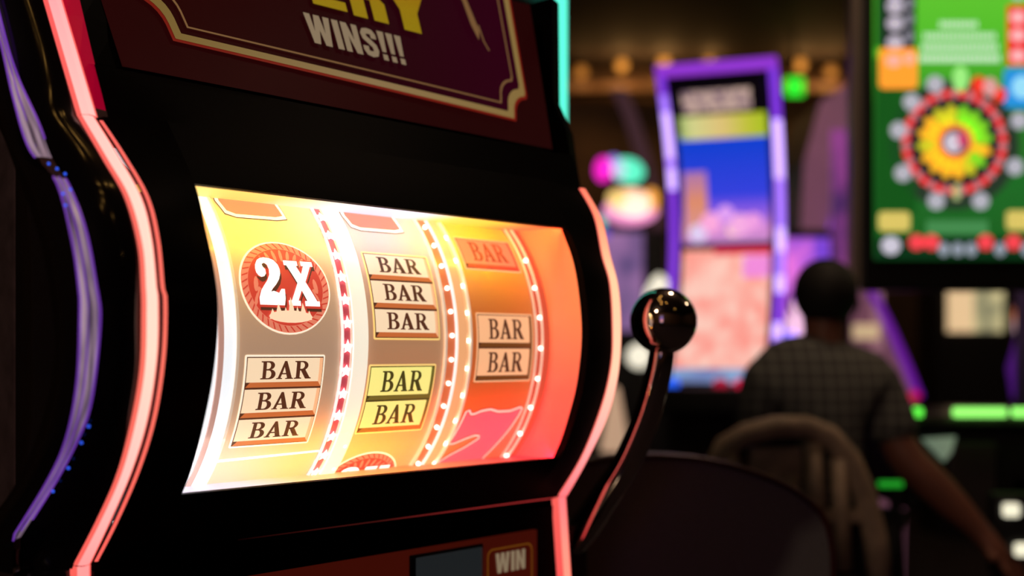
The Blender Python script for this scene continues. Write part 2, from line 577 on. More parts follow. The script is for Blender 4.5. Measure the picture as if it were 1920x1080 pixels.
def arc_band(name, u0, u1, r0, r1, m, parent, t0=-.30, t1=.30, n=60):
    rows = []
    for i in range(n + 1):
        t = t0 + (t1 - t0) * i / n
        rows.append([cyl(u0, t, r1), cyl(u1, t, r1), cyl(u1, t, r0), cyl(u0, t, r0)])
    o = grid(name, rows, m, parent, True, True, True)
    o.data.set_sharp_from_angle(angle=R_(40))
    return o


M['ink'] = mat('ink_brown', (.05, .018, .010), .5, emit=(.10, .030, .014), strength=.9)
M['ink_g'] = mat('ink_olive', (.035, .030, .008), .5, emit=(.07, .055, .012), strength=.9)
M['ink_r'] = mat('ink_faded_red', (.45, .10, .06), .5, emit=(.42, .07, .03), strength=.7)
M['plate'] = mat('plate_cream', (.75, .62, .48), .45, emit=(1, .74, .48), strength=.92)
M['plate_g'] = mat('plate_yellow_green', (.70, .70, .25), .45, emit=(1, .90, .26), strength=.92)
M['plate_o'] = mat('plate_peach', (.70, .42, .25), .45, emit=(1, .50, .25), strength=.92)
M['plate_r'] = mat('plate_red', (.60, .18, .12), .45, emit=(.95, .30, .17), strength=.62)
M['lip'] = mat('plate_bevel_copper', (.45, .12, .04), .4, emit=(.60, .15, .04), strength=.9)
M['lip_g'] = mat('plate_bevel_olive', (.16, .14, .03), .4, emit=(.20, .17, .03), strength=.7)
M['lip_d'] = mat('plate_bevel_umber', (.14, .04, .01), .4, emit=(.22, .07, .015), strength=.7)
M['halo'] = mat('outline_white', (.85, .8, .7), .4, emit=(1, .86, .66), strength=1.0)
M['halo_y'] = mat('outline_gold', (.85, .7, .3), .4, emit=(1, .66, .20), strength=.95)
M['red'] = mat('coin_red', (.55, .07, .05), .5, emit=(.70, .060, .035), strength=.8)
M['pink'] = mat('coin_coral', (.75, .25, .18), .5, emit=(.95, .27, .16), strength=.75)
M['white'] = mat('coin_white', (.9, .88, .85), .5, emit=(1, .95, .90), strength=1.25)
M['flame'] = mat('coin_flame', (.9, .65, .4), .5, emit=(1, .72, .48), strength=.95)
M['sevenpink'] = mat('seven_pink', (.75, .2, .25), .5, emit=(1, .15, .20), strength=.70)


for k_ in ('ink', 'ink_g', 'ink_r', 'plate', 'plate_g', 'plate_o', 'plate_r', 'lip', 'lip_g', 'lip_d', 'red', 'pink', 'white', 'flame', 'sevenpink'):
    c_ = M[k_].node_tree.nodes['Principled BSDF'].inputs['Base Color']
    c_.default_value = (*[v_ * .45 for v_ in c_.default_value[:3]], 1)


def on_reel(h):
    return lambda s, t: cyl(s, t, RR + h)


def bars(parent, u0, u1, t1, hs, plate, lip, ink, halo, kind):
    """stack of BAR plates; t1 top edge, hs height of every plate"""
    T0 = t1 - sum(hs)
    decal('outline', [[rrect(u0 - .0020, T0 - .0020, u1 + .0020, t1 + .0020, .002)]], on_reel(.0004), halo, parent, .006)
    decal('plate_edge', [[rect(u0, T0, u1, t1)]], on_reel(.0007), M['ink'] if ink is not M['ink_g'] else ink, parent, .006)
    t = t1
    for h in hs:
        b = t - h
        p = decal('bar_plate', [[rect(u0 + .001, b + .0065, u1 - .005, t - .0012)]], on_reel(.0010), plate, parent, .006)
        decal('plate_bevel', [[[(u0 + .001, b + .001), (u1 - .001, b + .001), (u1 - .005, b + .0065), (u0 + .006, b + .0065)]]], on_reel(.0011), lip, parent, .006)
        decal('plate_side', [[[(u1 - .0008, b + .001), (u1 - .0008, t - .0012), (u1 - .0052, t - .0012), (u1 - .0052, b + .0065)]]], on_reel(.0010), M['plate_o'] if plate is M['plate'] else lip, parent, .006)
        cap = (h - .0075) * .74
        ws = .0215 / cap if h < .038 else .0235 / cap
        tw = (.74 + .86 + .88 + 2 * .07) * cap
        ws = min(.064, (u1 - u0) * .70) / tw
        x = (u0 + u1) / 2 - tw * ws / 2 + .001
        y = b + .0065 + (h - .0077 - cap) / 2
        decal('lettering', [p_ for dx_ in (-.0004, 0, .0004) for p_ in text_polys('BAR', SERIF, x + dx_, y, cap, .07, ws)], on_reel(.0016), ink, parent, .006)
        t = b


def coin(parent, cu, ct, ru, rt):
    decal('outline', [[ell(cu, ct, ru * 1.032, rt * 1.035, n=48)]], on_reel(.0004), M['halo'], parent, .006)
    d = decal('coin_disc', [[ell(cu, ct, ru, rt, n=48)]], on_reel(.0007), M['pink'], parent, .006)
    # rope rim: slanted red notches
    po = []
    for k in range(40):
        a = 2 * math.pi * k / 40
        q = lambda r, b: (cu + ru * r * math.cos(b), ct + rt * r * math.sin(b))
        po.append([[q(.86, a), q(.985, a + .10), q(.985, a + .135), q(.86, a + .045)]])
    decal('rope_rim', po, on_reel(.0010), M['red'], parent, .006)
    decal('coin_ring', [[ell(cu, ct, ru * .85, rt * .85, n=40)]], on_reel(.0010), M['red'], parent, .006)
    # palmette leaves over the top, flames at the foot, scrolls beside
    po = []
    for a in (40, 52, 64, 77, 90, 103, 116, 128, 140):
        r0, r1 = .58, .80
        m = (r0 + r1) / 2
        po.append([ell(cu + ru * m * math.cos(R_(a)), ct + rt * m * math.sin(R_(a)), ru * .13, rt * .042, n=10, rot=a)])
    for sx in (-1, 1):
        for (dx, dy, rx, ry, rot) in ((.68, .02, .05, .17, 8), (.60, -.18, .06, .15, -15), (.70, -.30, .04, .16, 20), (.52, .34, .05, .14, 40)):
            po.append([ell(cu + sx * ru * dx, ct + rt * dy, ru * rx, rt * ry, n=10, rot=sx * rot)])
    decal('leaf_scroll', po, on_reel(.0013), M['pink'], parent, .006)
    po = [[ell(cu + .02 * ru, ct - rt * .66, ru * .50, rt * .13, n=18)]]
    for (dx, w, h) in ((-.40, .07, .22), (-.26, .08, .34), (-.10, .06, .26), (.03, .08, .48), (.17, .06, .28), (.30, .08, .36), (.44, .06, .2)):
        b = ct - rt * .72
        po.append([[(cu + ru * (dx - w), b), (cu + ru * (dx + w), b), (cu + ru * (dx + w * .8), b + rt * h * .5), (cu + ru * (dx + w * .1), b + rt * h), (cu + ru * (dx - w * .5), b + rt * h * .55)]])
    # 2X: shadow, red edge, white face
    def two_x(x, y, s):
        return [[scale_poly(TWO, cu + x, ct + y, ru * .84 * s, rt * 1.06 * s)], [scale_poly(EX, cu + x + ru * .69 * s, ct + y + rt * .00, ru * .82 * s, rt * 1.02 * s)]]
    base = (-.69 * ru, -.44 * rt)
    decal('numeral_shadow', two_x(base[0] + .0012, base[1] - .0050, 1.0), on_reel(.0016), M['ink'], parent, .006)
    decal('numeral_edge', two_x(base[0] - .0016, base[1] - .0018, 1.05), on_reel(.0019), M['red'], parent, .006)
    decal('numeral_face', two_x(base[0] + .0007, base[1] + .0008, .98), on_reel(.0022), M['white'], parent, .006)
    decal('flame', po, on_reel(.0025), M['flame'], parent, .006)


def plate_foot(parent, u0, u1, t0):
    """foot of a red symbol, the rest of it rolled out of sight above"""
    def shape(g):
        return [(u0 + .006 - g, .215), (u0 - g, t0 + .018), (u0 + .004 - g * .7, t0 + .004 - g), (u0 + .014, t0 - g), (u1 - .010, t0 + .001 - g), (u1 + g, t0 + .004 - g), (u1 - .001 + g, t0 + .012), (u1 - .010 + g, .215)]
    d = decal('symbol_foot', [[shape(.0050)]], on_reel(.0004), M['ink'], parent, .006)
    decal('outline', [[shape(.0040)]], on_reel(.0008), M['halo'], parent, .006)
    decal('red_fill', [[shape(0)]], on_reel(.0012), M['pink'], parent, .006)


def seven(parent, u0, u1, t0, t1):
    pth = [(u0 + (u1 - u0) * x, t0 + (t1 - t0) * y) for x, y in SEVEN]
    cl_ = pth + [pth[0]]
    decal('seven_face', [[pth]], on_reel(.0006), M['sevenpink'], parent, .006)
    decal('seven_shadow', stroke(cl_, .0058), on_reel(.0009), M['red'], parent, .006)
    decal('outline', stroke(cl_, .0030), on_reel(.0013), mat('seven_outline', (.4, .25, .2), .4, emit=(1, .58, .48), strength=1.05), parent, .006)


def reel(u0, u1, i):
    return arc_band('reel', u0, u1, RR - .006, RR, m_reels[i], slot)


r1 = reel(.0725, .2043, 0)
r1['label'] = 'reel with a red 2X coin above three cream BAR plates'
plate_foot(r1, .0830, .1585, .1430)
coin(r1, .1360, .0565, .0560, .0510)
bars(r1, .0830, .1810, -.0200, (.0338, .0338, .0338), M['plate'], M['lip'], M['ink'], M['halo'], 3)
decal('white_rule', [[[(.060, -.1425), (.204, -.1375), (.204, -.1350), (.060, -.1385)]]], on_reel(.0006), M['white'], r1, .006)
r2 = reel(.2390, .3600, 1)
r2['label'] = 'middle reel with three cream BAR plates above two yellow-green ones'
plate_foot(r2, .2510, .3285, .1410)
bars(r2, .2530, .3510, .1040, (.0342, .0342, .0342), M['plate'], M['lip'], M['ink'], M['halo_y'], 3)
bars(r2, .2480, .3470, -.0315, (.0412, .0412), M['plate_g'], M['lip_g'], M['ink_g'], M['halo_y'], 2)
coin(r2, .2870, -.1975, .0560, .0510)
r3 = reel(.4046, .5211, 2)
r3['label'] = 'right reel with a faded red BAR, a double BAR and a pink seven'
bars(r3, .4165, .5140, .1400, (.0460,), M['plate_r'], M['red'], M['ink_r'], M['plate_o'], 1)
bars(r3, .4175, .5160, .0325, (.0420, .0420), M['plate_o'], M['lip_d'], M['ink'], M['plate_o'], 2)
seven(r3, .4065, .5165, -.200, -.091)

# dividers between the reels with light dots
m_acr = mat('divider_acrylic', (.80, .80, .78), .15, emit=(1, .90, .72), strength=.90)
m_acr2 = mat('divider_acrylic_warm', (.75, .60, .45), .15, emit=(1, .46, .20), strength=.62)
m_star = mat('divider_star_band', (.72, .12, .16), .3, emit=(.8, .10, .14), strength=.35)
m_led = mat('white_led', (1, 1, 1), .3, emit=(1, .90, .76), strength=3.2)
m_starw = mat('star_white', (1, 1, 1), .3, emit=(1, .95, .92), strength=1.4)
m_edge = mat('divider_edge_clear', (.9, .85, .8), .1, emit=(1, .75, .55), strength=.5)
M['acrl'] = mat('divider_acrylic_cool', (.92, .95, 1.0), .1, emit=(.92, .96, 1.0), strength=.92)


def divider(u0, u1, bands, leds, stars, label):
    d = arc_band('reel_divider', u0, u1, RR - .006, RR + .001, bands[0][2], slot)
    d['label'] = label
    for (a, b, m, r) in bands[1:]:
        arc_band('divider_rib', a, b, RR - .004, RR + r, m, d)
    for (u, t0, st) in leds:
        t = t0
        while t > -.19:
            sphere('led_bulb', cyl(u, t, RR + .004), .0030, m_led, d, 2)
            t -= st
    for (u, t0, st) in stars:
        t = t0
        while t > -.19:
            pts = []
            for k in range(10):
                rr = (.0082 if k % 2 == 0 else .0044) * random.uniform(.85, 1.1)
                a = R_(90 + 36 * k)
                pts.append((u + rr * math.cos(a) * .95, t + rr * math.sin(a)))
            decal('star_lamp', [[pts]], on_reel(.0046), m_starw, d)
            t -= st
    return d


m_glow = mat('divider_glow_edge', (.5, .5, .5), .2, emit=(1, .84, .80), strength=1.0)
m_peach = mat('divider_peach', (.4, .3, .2), .2, emit=(1, .46, .20), strength=.82)
divider(.2043, .2390, [(0, 0, m_star), (.2185, .2388, m_acr, .006), (.2043, .2058, m_glow, .004), (.2168, .2180, m_edge, .004)], [(.2340, -.128, .034)], [(.2105, .1480, .0262)], 'divider with white stars on pink and a milky light band')
divider(.3600, .4046, [(0, 0, m_acr2), (.3600, .3625, m_edge, .004), (.3800, .3935, m_peach, .005), (.3775, .3795, m_glow, .005), (.4015, .4046, m_edge, .004), (.3635, .3770, mat('divider_orange', (.3, .12, .06), .3, emit=(1, .22, .08), strength=.6), .002)],
        [(.3700, .150, .0290), (.3965, .135, .0340)], [], 'wide amber divider with two rows of white light dots')
divider(.5211, .5500, [(0, 0, mat('divider_red', (.25, .06, .04), .2, emit=(.9, .12, .06), strength=.55)), (.5215, .5240, m_edge, .003), (.5335, .5350, m_edge, .004)], [(.5290, .110, .0400)], [], 'red divider with one row of pale light dots')
divider(.0030, .0725, [(0, 0, M['acrl']), (.0480, .0540, mat('divider_rose', (.4, .3, .27), .2, emit=(.85, .45, .36), strength=.5), .003), (.0690, .0722, m_edge, .003)], [], [], 'milky white light band left of the first reel')

# neon edge lights
nl_stops = [(.75, (1, .22, .22)), (.99, (1, .26, .25)), (1.08, (1, .42, .38)), (1.20, (1, .56, .44)), (1.33, (1, .54, .44)), (1.43, (1, .42, .38)), (1.56, (1, .30, .31)), (1.7, (1, .24, .26))]
m_nl = ramp_emit('neon_salmon_left', 'Z', nl_stops, 1.35)
m_ns = ramp_emit('neon_salmon_edge', 'Z', [(.75, (1, .07, .08)), (1.2, (1, .17, .12)), (1.7, (1, .085, .10))], 1.0)
nr_stops = [(.75, (1, .30, .16)), (.93, (1, .24, .18)), (1.0, (1, .16, .18)), (1.08, (1, .34, .32)), (1.18, (1, .52, .34)), (1.30, (1, .50, .28)), (1.38, (1, .26, .14)), (1.44, (1, .15, .10))]
m_nr = ramp_emit('neon_salmon_right', 'Z', nr_stops, 1.35)


def neon(name, ua, ta, ub, tb, zs, m, mside, bulge=.006, drop=.010):
    """glowing tube: bright core with redder flanks"""
    def strip(nm, k0, k1, mm, parent):
        rows = []
        for z in zs:
            na, nb = ta(z), tb(z)
            row = []
            for k in range(k0, k1 + 1):
                s_ = k / 12
                h = bulge * math.sin(math.pi * s_)
                row.append(L(ua + (ub - ua) * s_ - .3 * h, na + (nb - na) * s_ + h, z))
            rows.append(row)
        return grid(nm, rows, mm, parent, True)
    o = strip(name, 1, 11, m, slot)
    strip('diffuser_edge', 0, 1, mside, o)
    strip('diffuser_edge', 11, 12, mside, o)
    for (uu, tt, sg) in ((ua, ta, -1), (ub, tb, 1)):
        r2_ = [[L(uu, tt(z), z), L(uu + sg * .0012, tt(z) - .001, z), L(uu + sg * .0012, tt(z) - drop, z), L(uu, tt(z) - drop, z)] for z in zs]
        grid('diffuser_edge', r2_, mside, o, False, True, True)
    return o


zs = list(np.linspace(.9935, 1.428, 70))
o = neon('neon_light', -.080, lambda z: interp(NLL, z), -.0655, lambda z: interp(NLR, z), zs, m_nl, m_ns)
o['label'] = 'bowed salmon neon strip along the near edge'
grid('neon_reflection', [[L(-.0614, interp(NLX, z) + .0036, z), L(-.0590, interp(NLX, z) + .0036, z), L(-.0590, interp(NLX, z) + .0006, z), L(-.0614, interp(NLX, z) + .0006, z)] for z in np.linspace(.995, 1.425, 70)], m_ns, slot, True, True, True)  # the neon's reflection in the bezel, built as a thin glowing strip
up = lambda z: -.0738 + (z - 1.4283) * (-.0750 / .1265)
o = neon('neon_light', -.080, up, -.063, lambda z: up(z) + .0005, list(np.linspace(1.4285, 1.72, 12)), m_nl, m_ns)
o['label'] = 'straight red neon strip rising beside the top sign'
o = neon('neon_light', -.080, lambda z: -.0829, -.065, lambda z: -.0840, list(np.linspace(.72, .9925, 8)), m_nl, m_ns)
o['label'] = 'short upright neon strip at the near lower edge'
o = neon('neon_light', .607, lambda z: interp(NRL, z), .620, lambda z: interp(NRR, z), list(np.linspace(.999, 1.4245, 70)), m_nr, m_ns, .004)
o['label'] = 'bowed orange neon strip along the far edge'
lo_ = lambda z: -.0747 + (.9991 - z) * .09
o = neon('neon_light', .607, lo_, .620, lambda z: lo_(z) + .004, list(np.linspace(.72, .998, 8)), m_nr, m_ns, .004)
o['label'] = 'short upright neon strip at the far lower edge'

# near side: gloss band, chrome trim with painted reflections, rim
zs = np.linspace(1.0, 1.72, 90)


def ext(T, z, z0, slope):
    return interp(T, z)


def nll(z):
    return interp(NLL, z) if z < 1.428 else up(z)


zz = np.linspace(.99, 1.70, 100)
grid('side_band', [[L(-.0815, nll(z) - .004, z)] + [L(-.0815 - .0385 * k / 6, (nll(z) - .004) * (1 - k / 6) + interp(TRR, z) * (k / 6) + .006 * math.sin(math.pi * k / 6), z) for k in range(1, 7)] for z in zz], M['gloss'], slot)
m_trim = blotch_emit('lilac_trim_reflection', (.022, .010, .050), (.52, .35, .46), 330, .66, (1, 0, .045), .38, .66)  # lilac and violet reflections on the chrome trim are put in as emission
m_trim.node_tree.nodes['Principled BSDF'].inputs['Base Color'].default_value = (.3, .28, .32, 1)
m_refl_line = mat('violet_reflection', (.2, .08, .5), .3, emit=(.20, .05, .52), strength=.62)
for za, zb_, lab in ((1.022, 1.356, 'chrome trim with lilac and violet reflections painted in as glow beside the bulge'), (1.378, 1.70, 'chrome trim with lilac and violet reflections painted in as glow beside the sign')):
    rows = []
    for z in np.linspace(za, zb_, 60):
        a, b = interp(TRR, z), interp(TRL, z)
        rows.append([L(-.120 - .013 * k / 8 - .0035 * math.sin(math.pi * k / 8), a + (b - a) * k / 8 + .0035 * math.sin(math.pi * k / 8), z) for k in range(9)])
    o = grid('reflection_trim', rows, m_trim, slot, label=lab)
    tube('reflection_line', [L(-.1202, interp(TRR, z) + .0010, z) for z in np.linspace(za + .02, zb_, 50)], .0011, m_refl_line, o, 8)
    tube('reflection_line', [L(-.1295, interp(TRR, z) * .30 + interp(TRL, z) * .70 + .0050, z) for z in np.linspace(za + .01, zb_, 50)], .0008, m_refl_line, o, 8)
    tube('reflection_line', [L(-.1335, interp(TRL, z) + .0010, z) for z in np.linspace(za, zb_, 50)], .0010, m_refl_line, o, 8)
m_blue = mat('blue_pinpoint', (.05, .1, .8), .3, emit=(.03, .12, 1.0), strength=1.2)  # blue glints on the trim, built as tiny glowing beads
for u_, z in ((-.130, 1.3700), (-.126, 1.3650), (-.122, 1.3600), (-.125, 1.3440), (-.1335, 1.3390), (-.135, 1.3280), (-.119, 1.135), (-.120, 1.120), (-.121, 1.096), (-.123, 1.073)):
    sphere('blue_glint', L(u_, interp(TRR, z) * .5 + interp(TRL, z) * .5 + .007, z), .0014, m_blue, slot, 1)
rows = []
for z in np.linspace(.99, 1.70, 80):
    b, s = interp(TRL, z), interp(SIL, z)
    rows.append([L(-.133, b, z), L(-.137, b * .6 + s * .4, z), L(-.138, s, z), L(-.132, s - .004, z), L(-.104, s - .012, z), L(-.098, min(s - .05, -.18), z)])
grid('side_rim', rows, M['gloss'], slot)
# lower near side below the kink
box('side_band', (-.128, .086, .70), (-.0815, .12, .990), M['gloss'], slot, .006)
grid('chrome_trim', [[L(-.120 - .013 * k / 6, -.1164 - .02 * k / 6 + .004 * math.sin(math.pi * k / 6), z) for k in range(7)] for z in (.70, .85, 1.010)], M['chrome'], slot)

# cabinet body
body = [(-.098, .20), (.640, .20), (.640, .62), (-.098, .62)]
box('cabinet_body', (-.098, .175, .62), (.640, .62, 1.70), M['matte'], slot, .01)
box('cabinet_base', (-.10, .06, 0), (.645, .60, .62), M['matte'], slot, .01)
box('button_deck', (-.10, -.06, .62), (.645, .175, .69), M['gloss'], slot, .012)
# far side cheek, its outline steps back above the window
ck = [(.70, .0), (.998, .082), (1.06, .04), (1.15, .0), (1.225, -.012), (1.30, 0), (1.38, .02), (1.4288, .045), (1.5088, .0614), (1.554, .0894), (1.70, .0914)]
v = []
ckp = [(.075, .70), (.085, .998), (.045, 1.05), (.010, 1.12), (-.006, 1.17), (-.013, 1.2286), (-.008, 1.286), (.006, 1.33), (.022, 1.38), (.050, 1.4288), (.0645, 1.5088), (.0894, 1.554), (.0914, 1.70), (.30, 1.70), (.30, .70)]
k_ = len(ckp)
v = [(.615, y, z) for y, z in ckp] + [(.642, y + .012, z) for y, z in ckp]
fc = [tuple(range(k_)), tuple(range(2 * k_ - 1, k_ - 1, -1))] + [(i, i + k_, (i + 1) % k_ + k_, (i + 1) % k_) for i in range(k_)]
mesh('side_cheek', v, fc, M['bezel'], slot)

# upper part: shoulder above the window, red side glow panel, top sign
SL = lambda z: -.112 - .6 * (min(z, 1.72) - 1.492)
SR = lambda z: -.065 - .21 * (min(z, 1.72) - 1.478)


def sign_n(u, z):
    k = (u + .02) / .60
    return SL(z) * (1 - k) + SR(z) * k


def SG(h):
    """print on the sign; s across, t height above its lower edge"""
    def f(s, t):
        z = 1.5425 - .054 * (s - .0434) + t
        return L(s, sign_n(s, z) + h, z)
    return f


rows = []
for j in range(33):
    u = -.052 + (.612 + .052) * j / 32
    zb = 1.492 - .023 * (u + .02)
    key = [Vector(L(u, front(max(-.056, u), 1.43), 1.43)), Vector(L(u, sign_n(u, zb) + .012, zb - .006)), Vector(L(u, sign_n(u, zb) - .012, zb)), Vector(L(u, sign_n(u, 1.70) - .05, 1.70))]
    rows.append([key[0].lerp(key[1], q_ / 6) for q_ in range(7)] + [key[1].lerp(key[2], .5)] + [key[2].lerp(key[3], q_ / 3) for q_ in range(4)])
o = grid('shoulder_panel', rows, M['bezel'], slot, True)
o.data.set_sharp_from_angle(angle=R_(40))
m_signred = noise_tint(mat('sign_border_red', (.022, .003, .004), .4, emit=(.10, .006, .008), strength=.13, spec=.06), 20, .2)
m_signdark = ramp_emit('sign_field_maroon', 'X', [(-.02, (.055, .004, .003)), (.25, (.045, .002, .004)), (.58, (.085, .0, .022))], .30, (.012, .002, .003), .4)
m_gold = ramp_emit('sign_gold_print', 'X', [(0, (.42, .26, .05)), (.3, (.62, .40, .17)), (.6, (.60, .38, .10))], .36, (.06, .04, .015))
m_goldthin = mat('sign_gold_thin', (.08, .05, .02), .4, emit=(.38, .19, .07), strength=.42)
m_yel = ramp_emit('sign_yellow_letters', 'Z', [(1.58, (.55, .42, .0)), (1.64, (.62, .38, .0)), (1.68, (.62, .25, .0))], .42, (.08, .06, .01))
m_cream = mat('sign_cream_letters', (.08, .06, .04), .4, emit=(.52, .38, .23), strength=.42)


m_signdark.node_tree.nodes['Principled BSDF'].inputs['Specular IOR Level'].default_value = .06


def sign_patch(name, u0, u1, z0, z1, h, m, parent):
    rows = []
    for i in range(9):
        z = z0 + (z1 - z0) * i / 8
        rows.append([L(u0 + (u1 - u0) * j / 16, sign_n(u0 + (u1 - u0) * j / 16, z - .023 * (u0 + (u1 - u0) * j / 16)) + h, z - .023 * (u0 + (u1 - u0) * j / 16)) for j in range(17)])
    return grid(name, rows, m, parent, True)


sign = sign_patch('top_sign', -.018, .585, 1.492, 1.70, .001, m_signred, slot)
sign['label'] = 'dim maroon top sign with gold border and lettering'


def sign_outline(i):
    """border with cut-in corners; i = inset"""
    u0, u1, t0 = .020 + i, .548 - i, -.004 + i
    tt = .20
    c = .036
    return ([(u0, tt), (u0, t0 + c + .012)] + ell(u0 + .0, t0 + .012, .030, c, 90, 10, 6) + [(u0 + .032, t0), (u1 - .028, t0)]
            + ell(u1 + .0, t0 + .006, .026, .030, 175, 95, 6) + [(u1, t0 + .042), (u1, tt)])


def ring(i0, i1):
    a, b = sign_outline(i0), sign_outline(i1)
    return [[[a[k], a[k + 1], b[k + 1], b[k]]] for k in range(len(a) - 1)]


decal('sign_field', [[sign_outline(.006)]], SG(.0022), m_signdark, sign, .012, None, .02)
decal('sign_line', ring(-.0035, 0), SG(.0030), mat('sign_line_red', (.1, .01, .005), .4, emit=(.35, .012, .006), strength=.4), sign, .012, None, .02)
decal('sign_border', ring(0, .0085), SG(.0034), m_gold, sign, .012, None, .02)
decal('sign_inner_line', ring(.0175, .0198), SG(.0036), m_goldthin, sign, .012, None, .02)
decal('lettering', text_polys('WINS!!!', BLOCK, .2255, .0345, .0390, .085, 0.985), SG(.0040), m_cream, sign, .012, 'cream lettering', .02)
big = []
for ch, x, w in (('E', .118, .056), ('V', .180, .060), ('E', .2435, .0455), ('R', .2970, .0490), ('Y', .3485, .0640)):
    ww, polys = BLOCK[ch]
    for poly in polys:
        big.append([[(x + px / ww * w, .0895 + .066 * (py) - .04 * (x - .245)) for px, py in lp] for lp in poly])
decal('lettering', big, SG(.0040), m_yel, sign, .012, 'yellow block lettering running off the top', .02)
decal('lasso_drawing', [[[(.452, .190), (.470, .150), (.476, .118), (.484, .098), (.488, .112), (.478, .150), (.466, .190)]]] + stroke([(.488, .12), (.492, .098), (.498, .086)], .0022), SG(.0040), m_goldthin, sign, .012, None, .02)
m_redpanel = mat('red_glow_panel', (.30, .01, .02), .35, emit=(.36, .0, .022), strength=.75)
rows = [[L(-.060, up(z) - .006, z), L(-.045, -.0925 + (z - 1.4415) * -.47, z)] for z in np.linspace(1.440, 1.70, 6)]
grid('red_side_panel', rows, m_redpanel, slot, False)
rows = [[L(-.045, -.0925 + (z - 1.4415) * -.47, z), L(-.006, sign_n(-.006, z) - .002, z)] for z in np.linspace(1.440, 1.70, 6)]
grid('sign_column', rows, M['bezel'], slot, False)

# lower part: ledge under the bulge, red lower glass with meter display and WIN label
m_lowred = mat('lower_glass_red', (.10, .010, .006), .3, emit=(.12, .010, .004), strength=.32)
box('ledge', (-.058, .0905, .985), (.600, .19, .9973), M['bezel'], slot, .002)
grid('ledge_edge', [[L(.10 + .50 * j / 12, front(.10 + .50 * j / 12, ZK) + .0012, .9978), L(.10 + .50 * j / 12, front(.10 + .50 * j / 12, ZK) + .0012, .9962)] for j in range(13)],
     ramp_emit('ledge_piping_red', 'X', [(.10, (.0, .0, .0)), (.30, (.10, .012, .01)), (.60, (.9, .06, .06))], .5, (.15, .02, .02)), slot, False)
box('lower_frame', (-.062, .082, .69), (.607, .19, .985), M['bezel'], slot)
lowglass = box('lower_glass', (-.045, .0755, .70), (.566, .083, .9565), m_lowred, slot)
box('meter_frame', (.336, .0725, .86), (.462, .0760, .9510), mat('meter_frame_black', (.02, .02, .022), .3), lowglass, .002)
box('meter_display', (.345, .0705, .86), (.4570, .0740, .9470), mat('meter_screen', (.03, .032, .034), .2, emit=(.022, .026, .028), strength=.5), lowglass, .001)
LG = lambda h: (lambda s, t: (s, .0755 - h, t))
a, b = rrect(.4700, .85, .5560, .9410, .010), rrect(.4720, .852, .5540, .9390, .009)
decal('label_border', [[[a[i], a[(i + 1) % len(a)], b[(i + 1) % len(b)], b[i]]] for i in range(len(a))], LG(.0010), mat('label_border_ochre', (.3, .12, .01), .4, emit=(.30, .10, .008), strength=.4), lowglass)
decal('lettering', text_polys('WIN', BLOCK, .4850, .9075, .0265, .085, 1.16), LG(.0014), m_cream, lowglass, None, 'cream WIN lettering')

# lever on the far side
LEV = [(.913, -.136), (.9440, -.1035), (.9815, -.0725), (1.0420, -.0255), (1.1130, .0108), (1.1777, .0318), (1.2128, .037)]
LEV = smooth_tab(LEV)
pts = [L(.70, n, z) for z, n in LEV]
rad = [.0245 - .0075 * i / (len(pts) - 1) for i in range(len(pts))]
m_lever = mat('lever_black_chrome', (.75, .67, .62), .05, 1.0)
arm = tube('lever_arm', pts, rad, m_lever, slot, 20, 'curved gloss black lever arm')
sphere('lever_knob', L(.70, .039, 1.2428), .0462, m_lever, arm, 5, 'gloss black ball knob')
box('lever_pivot', (.640, .115, .86), (.725, .20, .95), M['dark'], arm, .01)

# ================================================================== BACKGROUND MACHINES
m_vio = mat('violet_led', (.3, .1, .6), .4, emit=(.20, .035, .75), strength=1.0)
m_viobright = mat('violet_led_bright', (.6, .4, .9), .4, emit=(.55, .36, 1.0), strength=1.7)
m_viomid = mat('violet_led_mid', (.4, .2, .8), .4, emit=(.36, .17, 1.0), strength=1.25)


